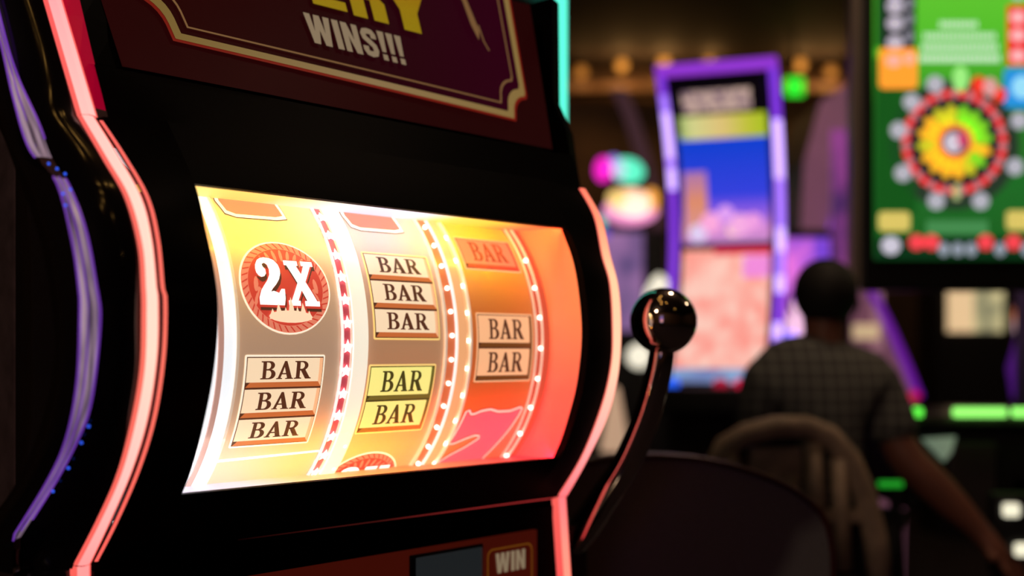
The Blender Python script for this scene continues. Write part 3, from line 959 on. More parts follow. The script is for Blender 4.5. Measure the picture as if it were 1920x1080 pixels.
def concave_machine(name, label, loc, rz, W, zb, zt, group, depth=.13, detail=True):
    """tall machine with an inward-curved front framed in violet light"""
    t = thing(name, label, 'slot machine', loc, rz, group)
    H = zt - zb

    def p(z):
        k = (z - zb) / H
        return depth * ((k - .50) / .5) ** 2 * (1.0 if k > .5 else 1.05)

    def panel(nm, x0, x1, z0, z1, off, m, parent=t, th=.004):
        n = max(2, int((z1 - z0) / H * 26))
        rows = []
        for i in range(n + 1):
            z = z0 + (z1 - z0) * i / n
            y = -p(z) - off
            rows.append([(x0, y, z), (x1, y, z), (x1, y + th, z), (x0, y + th, z)])
        return grid(nm, rows, m, parent, False, True, True)

    hw = W / 2
    rows = []
    for i in range(31):
        z = zb + H * i / 30
        rows.append([(-hw, -p(z), z), (hw, -p(z), z), (hw, -p(z) + .16, z), (-hw, -p(z) + .16, z)])
    grid('screen_housing', rows, M['dark'], t, False, True, True)
    segs = {-1: [(0, .10, m_viomid), (.10, .66, m_vio), (.66, .73, m_viobright), (.73, .76, m_viomid), (.76, .90, m_viobright), (.90, .95, m_viomid), (.95, 1, m_vio)],
            1: [(0, .10, m_vio), (.10, .15, m_viomid), (.15, .20, m_viobright), (.20, .30, m_vio), (.30, .36, m_viobright), (.36, .44, m_viomid), (.44, .52, m_viobright), (.52, .68, m_viomid), (.68, .86, m_viobright), (.86, 1, m_vio)]}
    for s in (-1, 1):
        for a, b, m in segs[s]:
            x0, x1 = sorted((s * hw, s * (hw + .030)))
            panel('light_strip', x0, x1, zb + H * a, zb + H * b, .012, m, th=.05)
    panel('light_strip', -hw - .03, hw + .03, zt, zt + .034, .012, mat('violet_top', (.3, .1, .5), .4, emit=(.27, .035, .62), strength=1.0), th=.05)
    # upper screen picture
    s1 = panel('upper_screen', -hw + .02, hw - .02, zb + .475 * H, zt - .02, .003,
               ramp_emit('skyline_screen', 'Z', [(zb + .47 * H, (.50, .22, .55)), (zb + .52 * H, (.75, .28, .70)), (zb + .575 * H, (.28, .11, .80)), (zb + .635 * H, (.03, .05, .75)), (zb + .8 * H, (.0, .05, .66)), (zt, (.0, .03, .4))], .95))
    if detail:
        panel('title_back', -hw + .02, hw - .02, zb + .83 * H, zt - .02, .005, mat('title_back_dark', (.02, .015, .03), .4), s1)
        panel('title_band', -hw + .05, hw - .07, zb + .895 * H, zb + .955 * H, .007, blotch_emit('title_letters', (.22, .12, .20), (.90, .62, .50), 38, .7, lo=.35, hi=.62), s1)
        panel('subtitle_band', -hw + .03, hw - .02, zb + .815 * H, zb + .885 * H, .007,
              ramp_emit('subtitle_green', 'X', [(-hw, (.05, .30, .01)), (-hw * .6, (.75, .75, .30)), (0, (.85, .62, .22)), (hw * .5, (.62, .62, .05)), (hw, (.40, .62, .0))], .85), s1)
        panel('tower_picture', -hw + .03, -hw + .115, zb + .50 * H, zb + .715 * H, .007, ramp_emit('tower_orange', 'Z', [(zb + .5 * H, (.80, .35, .35)), (zb + .62 * H, (.85, .30, .16)), (zb + .72 * H, (.45, .2, .5))], .85), s1)
        for (dx, k, r, m) in ((.16, .545, .038, (1, .40, .75)), (.23, .575, .030, (.75, .35, .95)), (.30, .535, .040, (.95, .42, .80)), (.10, .51, .035, (.75, .65, .95)), (.36, .545, .03, (.9, .35, .8)), (.27, .52, .028, (1, .62, .60))):
            z = zb + k * H
            mm = mat('city_glow', (.5, .3, .5), .4, emit=m, strength=.9)
            prism('city_glow', ell(-hw + dx * W / .465, z, r, r, n=16), -p(z) - .012, -p(z) - .009, mm, s1)
    s2 = panel('lower_screen', -hw + .02, hw - .02, zb + .03 * H, zb + .452 * H, .003, blotch_emit('reel_screen', (1, .34, .28), (1, .60, .50), 13, .98, (1.4, 1, .8), .38, .62))
    if detail:
        panel('screen_header', -hw + .14, hw - .02, zb + .435 * H, zb + .458 * H, .006, mat('header_red', (.6, 0, .05), .4, emit=(.75, .0, .06), strength=.8), s2)
        panel('screen_badge', hw - .12, hw - .02, zb + .355 * H, zb + .43 * H, .006, mat('badge_magenta', (.7, .2, .6), .4, emit=(.85, .26, .72), strength=.9), s2)
        panel('credit_bar', -hw + .02, hw - .02, zb + .005 * H, zb + .05 * H, .006, blotch_emit('credit_blue', (.22, .30, .62), (.30, .52, .85), 9, .75), s2)
    # button deck and base
    prism('button_deck', [(-hw - .03, zb - .10), (hw + .03, zb - .10), (hw + .03, zb - .01), (-hw - .03, zb - .01)], -.34, .10, M['dark'], t, .01)
    if detail:
        for x, c in ((-hw + .03, (.01, .12, .95)), (.02, (.35, .0, .02)), (.095, (.75, .0, .05)), (.155, (.01, .14, 1.0))):
            lathe('deck_button', [(.001, zb - .012), (.026, zb - .012), (.026, zb + .012), (.020, zb + .020), (.001, zb + .021)], mat('button_light', (.1, .1, .3), .4, emit=c, strength=1.1), t, 16, center=(x, -.27))
    box('cabinet_base', (-hw, -.16, 0), (hw, .30, zb - .10), M['matte'], t, .01)
    return t


c = PX(1362, 660, 4.3)
concave_machine('curved_slot_machine', 'tall inward-curved slot machine framed in violet light with skyline screen', (c.x, c.y, 0), R_(-19), .368, 1.085, 2.195, 'violet framed curved machines', .25)
# unseen twin added behind the camera to give the near machine reflections
concave_machine('curved_slot_machine', 'unseen violet framed curved machine added behind the camera for reflections', (-0.75, -2.3, 0), R_(172), .62, .85, 2.35, 'violet framed curved machines', detail=True)

# machine behind the seated person, seen from its side
s5 = 5.2
sm = thing('slot_machine', 'mauve-sided slot machine with violet edge light behind the seated person', 'slot machine', (PX(1560, 660, s5).x, s5, 0), 0)


def q(x, y, D=s5, cx=1560):
    P = PX(x, y, D)
    return (P.x - PX(cx, 660, D).x, P.z)


pro = [(1596, 150), (1597, 230), (1590, 300), (1572, 370), (1556, 440), (1550, 490), (1590, 515), (1632, 545), (1665, 610), (1700, 690), (1722, 745), (1700, 800), (1690, 1180), (1540, 1180), (1540, 800), (1500, 700), (1500, 500), (1510, 300), (1540, 190)]
m_mauve = noise_tint(mat('mauve_side_panel', (.26, .13, .20), .5, emit=(.20, .075, .12), strength=.55), 6, .3)  # ambient light on the mauve side is put in as a faint glow
prism('side_panel', [q(x, y) for x, y in pro], 0, .03, m_mauve, sm)
prism('cabinet_body', [q(x, y) for x, y in pro], .03, .55, M['dark'], sm)
for (i0, i1, m) in ((1, 3, mat('edge_violet_dim', (.2, .05, .3), .4, emit=(.13, .03, .26), strength=.6)), (3, 6, mat('edge_violet', (.3, .1, .5), .4, emit=(.22, .05, .50), strength=.9)), (7, 11, mat('edge_violet_deep', (.2, .05, .4), .4, emit=(.15, .01, .36), strength=.8))):
    pp = [q(x, y) for x, y in pro[i0:i1]]
    tube('edge_light', [(x, -.012, z) for x, z in pp], .019, m, sm, 10)
x, z = q(1622, 622)
box('lit_plaque', (x - .06, -.02, z - .035), (x + .06, 0, z + .035), mat('plaque_cream', (.7, .5, .3), .5, emit=(.85, .62, .36), strength=.6), sm, .01)
x, z = q(1655, 590)
box('lit_plaque', (x - .05, -.012, z - .16), (x + .0, 0, z + .12), mat('plaque_rose', (.5, .3, .35), .5, emit=(.42, .20, .25), strength=.5), sm, .01)
sphere('edge_button', (q(1712, 742)[0], -.02, q(1712, 742)[1]), .022, mat('button_crimson', (.5, 0, .05), .4, emit=(.6, .0, .05), strength=.9), sm)

# pink screen machine between the violet frame and the person
s6 = 4.95
pm = thing('slot_machine', 'slot machine with pink and blue screen showing past the violet frame', 'slot machine', (PX(1505, 660, s6).x, s6, 0), 0)
m_pink = blotch_emit('pink_blue_screen', (.16, .05, .66), (.95, .20, .78), 4.5, 1.0, (1, 1, .8), .40, .62)
a0, a1 = q(1474, 700, s6, 1505), q(1556, 446, s6, 1505)
box('cabinet_body', (a0[0] - .05, .01, .25), (a1[0] + .10, .2, a1[1] + .04), M['dark'], pm, .02)
box('screen', (a0[0], 0, a0[1]), (a1[0], .02, a1[1]), m_pink, pm)
x, z = q(1497, 612, s6, 1505)
prism('screen_glow', ell(x, z, .055, .12, n=16), -.008, 0, mat('glow_rose_white', (.9, .6, .8), .4, emit=(1, .58, .85), strength=.95), pm)
x, z = q(1480, 655, s6, 1505)
prism('screen_glow', ell(x, z, .06, .08, n=16), -.008, 0, mat('glow_blue', (.1, .15, .8), .4, emit=(.08, .10, .85), strength=.8), pm)
x0_, z0_ = q(1560, 480, s6, 1505)
box('side_screen', (x0_, .0, z0_ - .10), (x0_ + .14, .02, z0_ + .55), blotch_emit('side_magenta', (.10, .03, .16), (.38, .07, .34), 4, .7), pm)
box('cabinet_base', (a0[0] - .05, 0, 0), (a1[0] + .1, .2, .25), M['dark'], pm)

# far machine with a bright cloud-shaped topper
s7 = 6.8
fm = thing('slot_machine', 'distant slot machine with glowing magenta, teal and gold topper', 'slot machine', (PX(1185, 660, s7).x, s7, 0), 0)
Q7 = lambda x, y: q(x, y, s7, 1185)
sc7 = s7 / 2133


def blob(name, x, y, rx, ry, c, st, y0=-.03, rot=0):
    X, Z = Q7(x, y)
    return prism(name, ell(X, Z, rx * sc7, ry * sc7, n=24, rot=rot), y0, y0 + .05, mat(name + '_light', c, .4, emit=c, strength=st), fm)


blob('topper_lobe', 1131, 318, 16, 22, (1, .01, .62), 1.1)
blob('topper_lobe', 1150, 308, 14, 16, (.35, .25, .9), .8, -.02)
blob('topper_arch', 1178, 320, 30, 22, (.10, .82, .52), 1.15, -.035, -20)
blob('topper_lobe', 1160, 320, 12, 18, (.55, .72, .9), .9, -.045)
blob('topper_dome', 1182, 396, 52, 26, (.85, .30, .62), 1.0)
blob('topper_panel', 1180, 380, 40, 25, (1, .62, .42), 1.15, -.04)
blob('topper_panel', 1156, 372, 18, 14, (1, .68, .22), 1.0, -.05)
blob('topper_lobe', 1220, 376, 14, 22, (1, .42, .06), 1.0, -.035)
blob('topper_panel', 1190, 390, 26, 18, (1, .82, .66), 1.2, -.06)
blob('topper_lamp', 1126, 418, 9, 12, (.10, .62, .45), .9)
blob('topper_lamp', 1135, 438, 8, 10, (.16, .08, .6), .9)
a0, a1 = Q7(1128, 620), Q7(1232, 436)
box('cabinet_body', (a0[0] - .06, 0.02, 0), (a1[0] + .06, .5, a1[1] + .02), M['dark'], fm, .02)
box('topper_mount', (Q7(1150, 300)[0], 0.02, a1[1]), (Q7(1215, 300)[0], .12, Q7(1180, 310)[1]), M['dark'], fm)
box('screen', (a0[0], 0, a0[1]), (Q7(1206, 0)[0], .02, a1[1]), blotch_emit('mauve_screen', (.10, .07, .22), (.42, .20, .46), 3, .75), fm)

s75 = 7.5
dm = thing('slot_machine', 'unlit slot machine with a dim mauve curved side left of the violet frame', 'slot machine', (PX(1215, 660, s75).x, s75, 0), 0)
cur = [(1160, 165), (1182, 215), (1206, 290), (1226, 370), (1238, 450), (1242, 520), (1240, 600)]
lf = [q(x - 13, y, s75, 1215) for x, y in cur]
rt = [q(x + 13, y, s75, 1215) for x, y in cur]
prism('curved_side', lf + rt[::-1], 0, .04, mat('dim_mauve', (.16, .09, .11), .5, emit=(.060, .022, .036), strength=.5), dm)
box('cabinet_body', (lf[-1][0] - .02, .04, 0), (rt[-1][0] + .1, .4, lf[-1][1] + .1), M['dark'], dm)

# lamps glimpsed around the lever ball
s8 = 6.2
gl = thing('globe_lamp', 'twin white globe lamp on a dark post glimpsed behind the lever knob', 'lamp', (PX(1216, 660, s8).x, s8, 0), 0)
m_globe = mat('globe_white', (.9, .88, .8), .4, emit=(1, .93, .74), strength=.95)
x, z = q(1198, 668, s8, 1216)
sphere('globe', (x, 0, z), .068, m_globe, gl)
x2, z2 = q(1236, 545, s8, 1216)
lathe('lamp_shade', [(.085, z2 - .06), (.075, z2), (.035, z2 + .07), (.01, z2 + .09)], m_globe, gl, 20, center=(x2, 0))
lathe('lamp_base', [(.16, 0), (.16, .02), (.03, .05), (.02, .1)], M['darkmetal'], gl)
tube('lamp_post', [(0, 0, .05), (0, 0, z2 - .08)], .014, M['darkmetal'], gl)
tube('lamp_arm', [(0, 0, z + .0), (x, 0, z)], .010, M['darkmetal'], gl)
tube('lamp_arm', [(0, 0, z2 - .08), (x2, 0, z2 - .06)], .010, M['darkmetal'], gl)
s9 = 5.6
cl = thing('cone_lamp', 'beige cone-shaded floor lamp between the neon edge and the lever', 'lamp', (PX(1153, 660, s9).x, s9, 0), 0)
zt_, zb_ = PX(0, 728, s9).z, PX(0, 846, s9).z
lathe('lamp_shade', [(.075, zb_), (.020, zt_), (.005, zt_ + .01)], mat('shade_beige', (.7, .5, .35), .6, emit=(.80, .50, .32), strength=.62), cl, 20)
tube('lamp_post', [(0, 0, .03), (0, 0, zb_ + .02)], .014, M['darkmetal'], cl)
lathe('lamp_base', [(.15, 0), (.15, .02), (.03, .04), (.01, .05)], M['darkmetal'], cl)

# neighbour machine with a teal edge light, mostly hidden behind the near machine
s2_ = 2.05
nb = thing('cabinet_tower', 'dark narrow cabinet tower with a vertical teal edge light behind the near machine', 'cabinet', (PX(1059, 660, s2_).x, s2_, 0), R_(46))
box('cabinet_body', (-.23, .03, 0), (.0, .55, 1.86), M['dark'], nb, .01)
box('screen_panel', (-.20, .015, 1.0), (-.05, .03, 1.82), mat('dark_screen', (.01, .01, .012), .15), nb, .004)
tube('teal_light', [(-.002, .010, z) for z in np.linspace(1.30, 1.93, 8)], .0135, mat('teal_led', (.1, .8, .6), .4, emit=(.10, .92, .66), strength=1.25), nb, 14)

# ================================================================== ROULETTE TERMINAL
D = 3.2
k = D / 2133
rm = thing('roulette_terminal', 'electronic roulette terminal with tall green wheel screen and green-lit deck', 'gaming terminal', (PX(1787, 660, D).x, D, 0), 0)


def S(x, y):
    return ((x - 1787) * k, 1.2 - (y - 660) * k)


def slab(name, x0, y0, x1, y1, d0, d1, m, parent, bev=0.0):
    q0, q1 = PX(x0, y1, D + d0), PX(x1, y0, D + d0)
    cx_ = PX(1787, 660, D).x
    a, b = (q0.x - cx_, q0.z), (q1.x - cx_, q1.z)
    return box(name, (a[0], d0, a[1]), (b[0], d1, b[1]), m, parent, bev)


slab('screen_frame', 1616, -80, 1962, 545, .0, .07, mat('frame_black', (.008, .008, .009), .35), rm, .008)
slab('frame_side_trim', 1598, -80, 1616, 540, .012, .07, mat('trim_champagne', (.34, .27, .23), .45, .4), rm, .004)
scr = slab('screen', 1640, -66, 1938, 486, -.006, .0, ramp_emit('roulette_green', 'Z', [(S(0, 490)[1], (.004, .055, .012)), (S(0, 440)[1], (.008, .12, .014)), (S(0, 350)[1], (.010, .145, .018)), (S(0, 200)[1], (.02, .19, .016)), (S(0, 110)[1], (.075, .50, .020)), (S(0, -66)[1], (.13, .62, .03))], .95), rm)


def flat(name, polys, lay, c, st, parent=scr):
    h = .006 + .0012 * lay
    mp = lambda s, t: (S(s, t)[0], -h, S(s, t)[1])
    mm = mat(name + '_glow', c, .4, emit=c, strength=st)
    if name == 'notice_text':
        o_ = decal(name, [[lp] for lp in polys], mp, mm, parent)
        o_['kind'] = 'stuff'
        return o_
    for lp in polys:
        decal(name, [[lp]], mp, mm, parent)


flat('side_shade', [rect(1640, 110, 1716, 400), rect(1640, -66, 1716, 90)], 1, (.008, .10, .012), .8)
flat('number_column', [rect(1652, -66, 1712, 96)], 2, (.014, .020, .020), .8)
flat('number_white', [ell(1676, y, 16, 14, n=14) for y in (-40, -12, 14, 46, 82)], 3, (.56, .52, .64), .8)
flat('number_grey', [ell(1702, y, 9, 12, n=12) for y in (-20, 8, 38, 70)], 3, (.22, .22, .28), .8)
flat('orange_box', [rrect(1646, 92, 1717, 168, 8)], 4, (1, .34, .03), 1.0)
flat('orange_number', [ell(1673, 116, 15, 12, n=14), ell(1702, 112, 9, 12, n=12)], 5, (.95, .45, .36), .9)
flat('notice_text', [rect(1760 + 8 * i, 42, 1765.5 + 8 * i, 54) for i in range(9)] + [rect(1730 + 8 * i, 64, 1735.5 + 8 * i, 76) for i in range(17)]
     + [rect(1726 + 8 * i, 84, 1731.8 + 8 * i, 97) for i in range(18)] + [rect(1722 + 8 * i, 104, 1728 + 8 * i, 118) for i in range(19)], 2, (.62, .88, .62), .95)
flat('red_column', [rect(1886, 12, 1938, 124)], 2, (.80, .012, .012), .9)
flat('red_number', [ell(1906, y, 15, 13, n=14) for y in (34, 68, 106)], 3, (.95, .45, .48), .9)
flat('grey_number', [ell(1906, y, 13, 12, n=14) for y in (-40, -10)], 3, (.55, .55, .62), .8)
flat('blue_box', [rrect(1880, 130, 1938, 204, 8)], 2, (.02, .28, .72), .95)
flat('blue_number', [ell(1914, 165, 20, 22, n=14)], 3, (.30, .72, .95), .95)
wx, wy = 1787, 268
flat('wheel_shadow', [ell(wx, wy + 4, 122, 122, n=48)], 1, (.030, .060, .034), .6)
flat('wheel_rim', [ell(wx, wy, 100, 100, n=48)], 2, (.035, .030, .034), .7)
pock = [ell(wx + 91 * math.cos(2 * math.pi * (i + .5) / 38), wy - 91 * math.sin(2 * math.pi * (i + .5) / 38), 8.6, 8.6, n=10) for i in range(38)]
flat('red_pocket', pock[0::2], 3, (.88, .03, .035), .95)
flat('pale_pocket', pock[1::2], 3, (.62, .22, .25), .8)
flat('wheel_hub_ring', [ell(wx, wy, 79, 79, n=40)], 4, (.016, .018, .022), .8)
cols = {(1, .50, .02): [], (.62, .60, .02): [], (.22, .70, .02): [], (1, .22, .02): []}
ck2 = list(cols)
for i, ci in enumerate((0, 2, 2, 2, 2, 1, 1, 0, 0, 1, 0, 0, 0, 0, 1, 2)):
    a = 2 * math.pi * (i - 1.2) / 16 + .2
    cols[ck2[ci]].append(ell(wx + 48 * math.cos(a), wy - 48 * math.sin(a), 23, 11, n=14, rot=-math.degrees(a)))
for i, (c_, l_) in enumerate(cols.items()):
    if l_:
        flat('wheel_petal', l_, 5 + .3 * i, c_, 1.0)
flat('wheel_centre', [ell(wx, wy, 36, 36, n=24)], 7, (1, .34, .02), 1.0)
flat('wheel_cone', [ell(wx, wy, 27, 27, n=24)], 8, (.18, .05, .09), .8)
flat('wheel_ball', [ell(wx - 4, wy + 2, 17, 18, n=20)], 9, (.66, .62, .74), .9)
flat('wheel_mark', [ell(wx + 13, wy - 4, 10, 14, n=16)], 10, (.62, .06, .16), .9)
flat('white_chip', [ell(x, y, 16, 16, n=16) for x, y in ((1750, 160), (1706, 193), (1682, 246), (1690, 326), (1752, 378), (1835, 378), (1899, 314), (1907, 228))], 6, (.46, .46, .54), .9)
flat('green_pocket', [ell(1797, 150, 15, 24, n=16)], 7, (.32, .85, .22), .95)
flat('red_chip', [ell(1831, 162, 14, 17, n=14), ell(1870, 180, 13, 14, n=14)], 7, (.88, .04, .02), .95)
flat('pale_chip', [ell(1852, 166, 14, 18, n=14)], 8, (.75, .35, .35), .9)
flat('green_mark', [rect(1784, 347, 1796, 376)], 6, (.45, .55, .24), .9)
flat('caption_gold', [rrect(1645, 398, 1704, 434, 8), rrect(1884, 396, 1938, 432, 8)], 3, (.72, .58, .14), .9)
flat('caption_rule', [rect(1735, 414, 1850, 440)], 2, (.06, .26, .08), .9)
flat('history_strip', [rect(1642, 444, 1938, 484)], 2, (.003, .035, .010), .8)
flat('history_red', [ell(x, 455, 15, 15, n=14) for x in (1716, 1744, 1845, 1897)], 4, (.92, .06, .08), .95)
flat('history_white', [ell(1668, 461, 18, 17, n=14)], 4, (.62, .60, .72), .9)
flat('history_grey', [ell(x, 468, 11, 13, n=14) for x in (1767, 1793, 1818, 1872, 1922)], 4, (.30, .34, .42), .9)
# post and deck
slab('screen_post', 1930, 540, 1990, 800, .06, .16, M['dark'], rm, .01)
deck_y = 778
slab('deck_body', 1700, 800, 2150, 960, -.02, .55, M['dark'], rm, .02)
slab('deck_top', 1672, 780, 2160, 800, -.06, .55, noise_tint(mat('deck_top', (.05, .042, .045), .3), 30, .3), rm, .008)
m_grn = mat('green_led', (.1, .8, .1), .4, emit=(.13, 1.0, .07), strength=1.25)
m_grnhi = mat('green_led_hot', (.4, .9, .3), .4, emit=(.30, 1.0, .16), strength=1.3)
for x0, x1, m in ((1700, 1732, m_grn), (1792, 1890, m_grnhi), (1904, 1990, m_grnhi)):
    slab('deck_light', x0, 765, x1, 782, -.085, -.055, m, rm, .006)
slab('deck_light', 1650, 903, 1694, 914, -.22, -.20, mat('green_led_dim', (.02, .3, .03), .4, emit=(.015, .34, .02), strength=.9), rm, .003)
slab('deck_leg', 1676, 914, 1692, 1460, -.21, -.17, M['dark'], rm)
slab('deck_leg', 1900, 900, 1940, 1460, -.02, .12, M['dark'], rm)
a = S(1745, 850)
prism('reflection_card', [S(1716, 820), S(1778, 816), S(1770, 845), S(1756, 862)], -.055, -.045, mat('reflection_pale_green', (.55, .68, .55), .6, emit=(.20, .28, .20), strength=.55), rm)  # a screen's dim reflection on the deck, built as a glowing patch
m_wb = mat('button_white', (.9, .9, .8), .4, emit=(1, .95, .70), strength=1.0)
slab('button_panel', 1864, 925, 1990, 1080, -.26, -.21, M['dark'], rm, .01)
slab('lit_button', 1884, 945, 1914, 970, -.275, -.255, m_wb, rm, .006)
slab('lit_button', 1906, 1020, 1936, 1044, -.275, -.255, m_wb, rm, .006)
slab('deck_front', 1780, 830, 1870, 980, -.05, -.02, mat('panel_plum', (.05, .036, .042), .5), rm, .006)

# far lit picture, right edge sign
s10 = 7.4
a, b = PX(1778, 622, s10), PX(1882, 545, s10)
pic = thing('lit_display_case', 'warm cream lit display case low on the far right', 'display case', ((a.x + b.x) / 2, s10, 0), 0)
w = (b.x - a.x) / 2
box('case_body', (-w - .06, .02, 0), (w + .06, .4, b.z + .06), M['dark'], pic, .01)
box('lit_pane', (-w, 0, a.z), (-w * .10, .02, b.z), mat('pane_peach', (.8, .6, .4), .5, emit=(.90, .62, .34), strength=.85), pic)
box('lit_pane', (-w * .10, 0, a.z), (w, .02, b.z), blotch_emit('pane_cream', (.30, .28, .16), (.85, .72, .36), 5, .8, lo=.35, hi=.6), pic)
s11 = 4.4
rs = thing('round_sign', 'small round orange and lavender sign cut by the right picture edge', 'sign', (PX(1926, 660, s11).x, s11, 0), 0)
zc_ = PX(0, 600, s11).z
prism('sign_disc', ell(0, zc_, .045, .10, n=24), -.02, .02, ramp_emit('round_sign_face', 'Z', [(zc_ - .1, (.75, .55, .95)), (zc_ - .02, (.95, .55, .55)), (zc_ + .03, (1, .25, .03)), (zc_ + .1, (.3, .25, .8))], .9), rs)
tube('sign_post', [(0, .0, .02), (0, 0, zc_ - .09)], .02, M['darkmetal'], rs)
lathe('sign_base', [(.14, 0), (.14, .02), (.02, .03)], M['darkmetal'], rs)
vp = thing('violet_light_post', 'dim violet light post beside the deck on the far right', 'light post', (PX(1902, 660, 4.8).x, 4.8, 0), 0)
tube('light_tube', [(.01, 0, PX(0, 745, 4.8).z), (-.01, 0, PX(0, 690, 4.8).z), (.03, 0, PX(0, 630, 4.8).z)], .022, mat('violet_dim', (.1, .02, .2), .4, emit=(.060, .008, .15), strength=.9), vp)
tube('post', [(.01, 0, .02), (.01, 0, PX(0, 740, 4.8).z)], .02, M['dark'], vp)
lathe('post_base', [(.12, 0), (.12, .02), (.02, .03)], M['dark'], vp)

# ================================================================== CEILING LAMPS AND EXIT SIGN
m_amb = mat('amber_lamp', (.05, .03, .01), .4, emit=(1, .36, .05), strength=.85)
m_ambd = mat('amber_lamp_dim', (.05, .03, .01), .4, emit=(1, .34, .05), strength=.45)
lamps = [(1166, 123, m_amb, 1.0, 'amber ceiling lamp nearest the teal edge light'), (1245, 115, m_amb, 1.0, 'amber ceiling lamp above the left corner of the violet frame'),
         (1330, 108, m_ambd, .5, 'faint amber ceiling lamp above the middle of the violet frame'), (1500, 122, m_amb, .8, 'amber ceiling lamp just above the green sign'),
         (1558, 134, m_ambd, 1.0, 'dim amber ceiling lamp right of the green sign'), (1090, 135, m_ambd, .4, 'dim amber ceiling lamp hugging the teal edge light')]
for x, y, m, e, lab in lamps:
    P = PX(x, y, 10.5)
    t = thing('ceiling_lamp', lab, 'ceiling lamp', (P.x, P.y, P.z), 0, 'amber lamps along the far ceiling')
    sphere('lamp_bulb', (0, 0, 0), .055, m, t)
    tube('lamp_stem', [(0, 0, .05), (0, 0, 3.92 - P.z)], .012, M['darkmetal'], t)
    lathe('lamp_canopy', [(.07, 3.90 - P.z), (.07, 3.92 - P.z)], M['darkmetal'], t)
    ld = bpy.data.lights.new('lamp_light', 'POINT')
    ld.energy = 3.0 * e
    ld.color = (1, .52, .16)
    ld.shadow_soft_size = .06
    lo2 = bpy.data.objects.new('lamp_light', ld)
    COL.objects.link(lo2)
    lo2.parent = t
    lo2.location = (0, -.09, -.10)
P = PX(1490, 163, 9.8)
ex = thing('green_sign', 'small glowing green square sign hanging near the far ceiling', 'sign', (P.x, P.y, P.z), 0)
box('sign_face', (-.075, -.02, -.075), (.075, .02, .075), mat('sign_green', (.05, .8, .05), .4, emit=(.02, .85, .03), strength=1.3), ex, .012)
tube('sign_stem', [(0, 0, .07), (0, 0, 3.92 - P.z)], .012, M['darkmetal'], ex)
# unseen ceiling lamps added over the aisle to brighten the person and room
for x, y, e in ((1.0, 2.62, 30), (3.6, 3.0, 14), (-2.0, -1.6, 60)):
    t = thing('ceiling_lamp', {1.0: 'unseen warm ceiling lamp added over the seated person', 3.6: 'unseen warm ceiling lamp added over the roulette terminal', -2.0: 'unseen warm ceiling lamp added behind the camera'}[x], 'ceiling lamp', (x, y, 3.80), 0, 'added aisle lamps overhead')
    lathe('added_lamp_dish', [(.16, .02), (.16, .10), (.10, .12)], M['darkmetal'], t)
    lathe('added_lamp_glass', [(.01, -.03), (.10, -.01), (.15, .02)], mat('added_lamp_warm_glass', (1, .8, .6), .4, emit=(1, .62, .30), strength=4.0), t)
    ld = bpy.data.lights.new('lamp_light', 'POINT')  # light of the added unseen ceiling lamp
    ld.energy = e
    ld.color = (1, .72, .48)
    ld.shadow_soft_size = .12
    lo2 = bpy.data.objects.new('lamp_light', ld)
    COL.objects.link(lo2)
    lo2.parent = t
    lo2.location = (0, 0, -.16)

# unseen amber bulbs added overhead to glint in the side band and lever knob
m_pend = mat('added_pendant_bulb', (.05, .03, .01), .4, emit=(1, .52, .12), strength=14.0)
for x, y, z in ((-.32, .22, 3.62), (-.22, .50, 3.66), (-.27, .86, 3.60), (-.12, 1.62, 3.64), (-.38, 1.26, 3.62), (.42, .34, 3.62), (2.05, -.70, 3.40), (.00, 1.78, 3.5)):
    t = thing('added_pendant_lamp', 'added amber pendant bulb overhead, seen only as a gold glint in the black side band', 'pendant lamp', (x, y, z), 0, 'added amber pendant bulbs overhead')
    sphere('lamp_bulb', (0, 0, 0), .035, m_pend, t)  # bulb of the added unseen pendant
    lathe('added_lamp_cap', [(.02, .025), (.022, .06), (.012, .08)], M['darkmetal'], t, 12)
    tube('added_lamp_cord', [(0, 0, .07), (0, 0, 3.92 - z)], .004, M['darkmetal'], t, 8)

# ================================================================== PERSON
def skin(name, joints, edges, m, parent, sub=2):
    """joints: name -> (pos, rx, ry); first joint is the root"""
    me = bpy.data.meshes.new(name)
    names = list(joints)
    bm = bmesh.new()
    lay = bm.verts.layers.skin.verify()
    vs = {}
    for i, nme in enumerate(names):
        pos, rx, ry = joints[nme]
        vv = bm.verts.new(pos)
        vv[lay].radius = (rx, ry)
        vv[lay].use_root = (i == 0)
        vs[nme] = vv
    for a_, b_ in edges:
        bm.edges.new((vs[a_], vs[b_]))
    bm.to_mesh(me)
    bm.free()
    o = ob(name, me, m, parent)
    md = o.modifiers.new('skin', 'SKIN')
    md.use_smooth_shade = True
    md.branch_smoothing = .6
    o.modifiers.new('sub', 'SUBSURF').levels = sub
    o.modifiers['sub'].render_levels = sub
    return o


Dp = 2.9
bx = PX(1540, 660, Dp).x
person = thing('person', 'seated person seen from behind in a dark checked shirt, right arm reaching down', 'person', (bx, Dp, 0), 0)


def J(x, y, dy=0.0, rx=.05, ry=None):
    P = PX(x, y, Dp + dy)
    return ((P.x - bx, dy, P.z), rx, ry or rx)


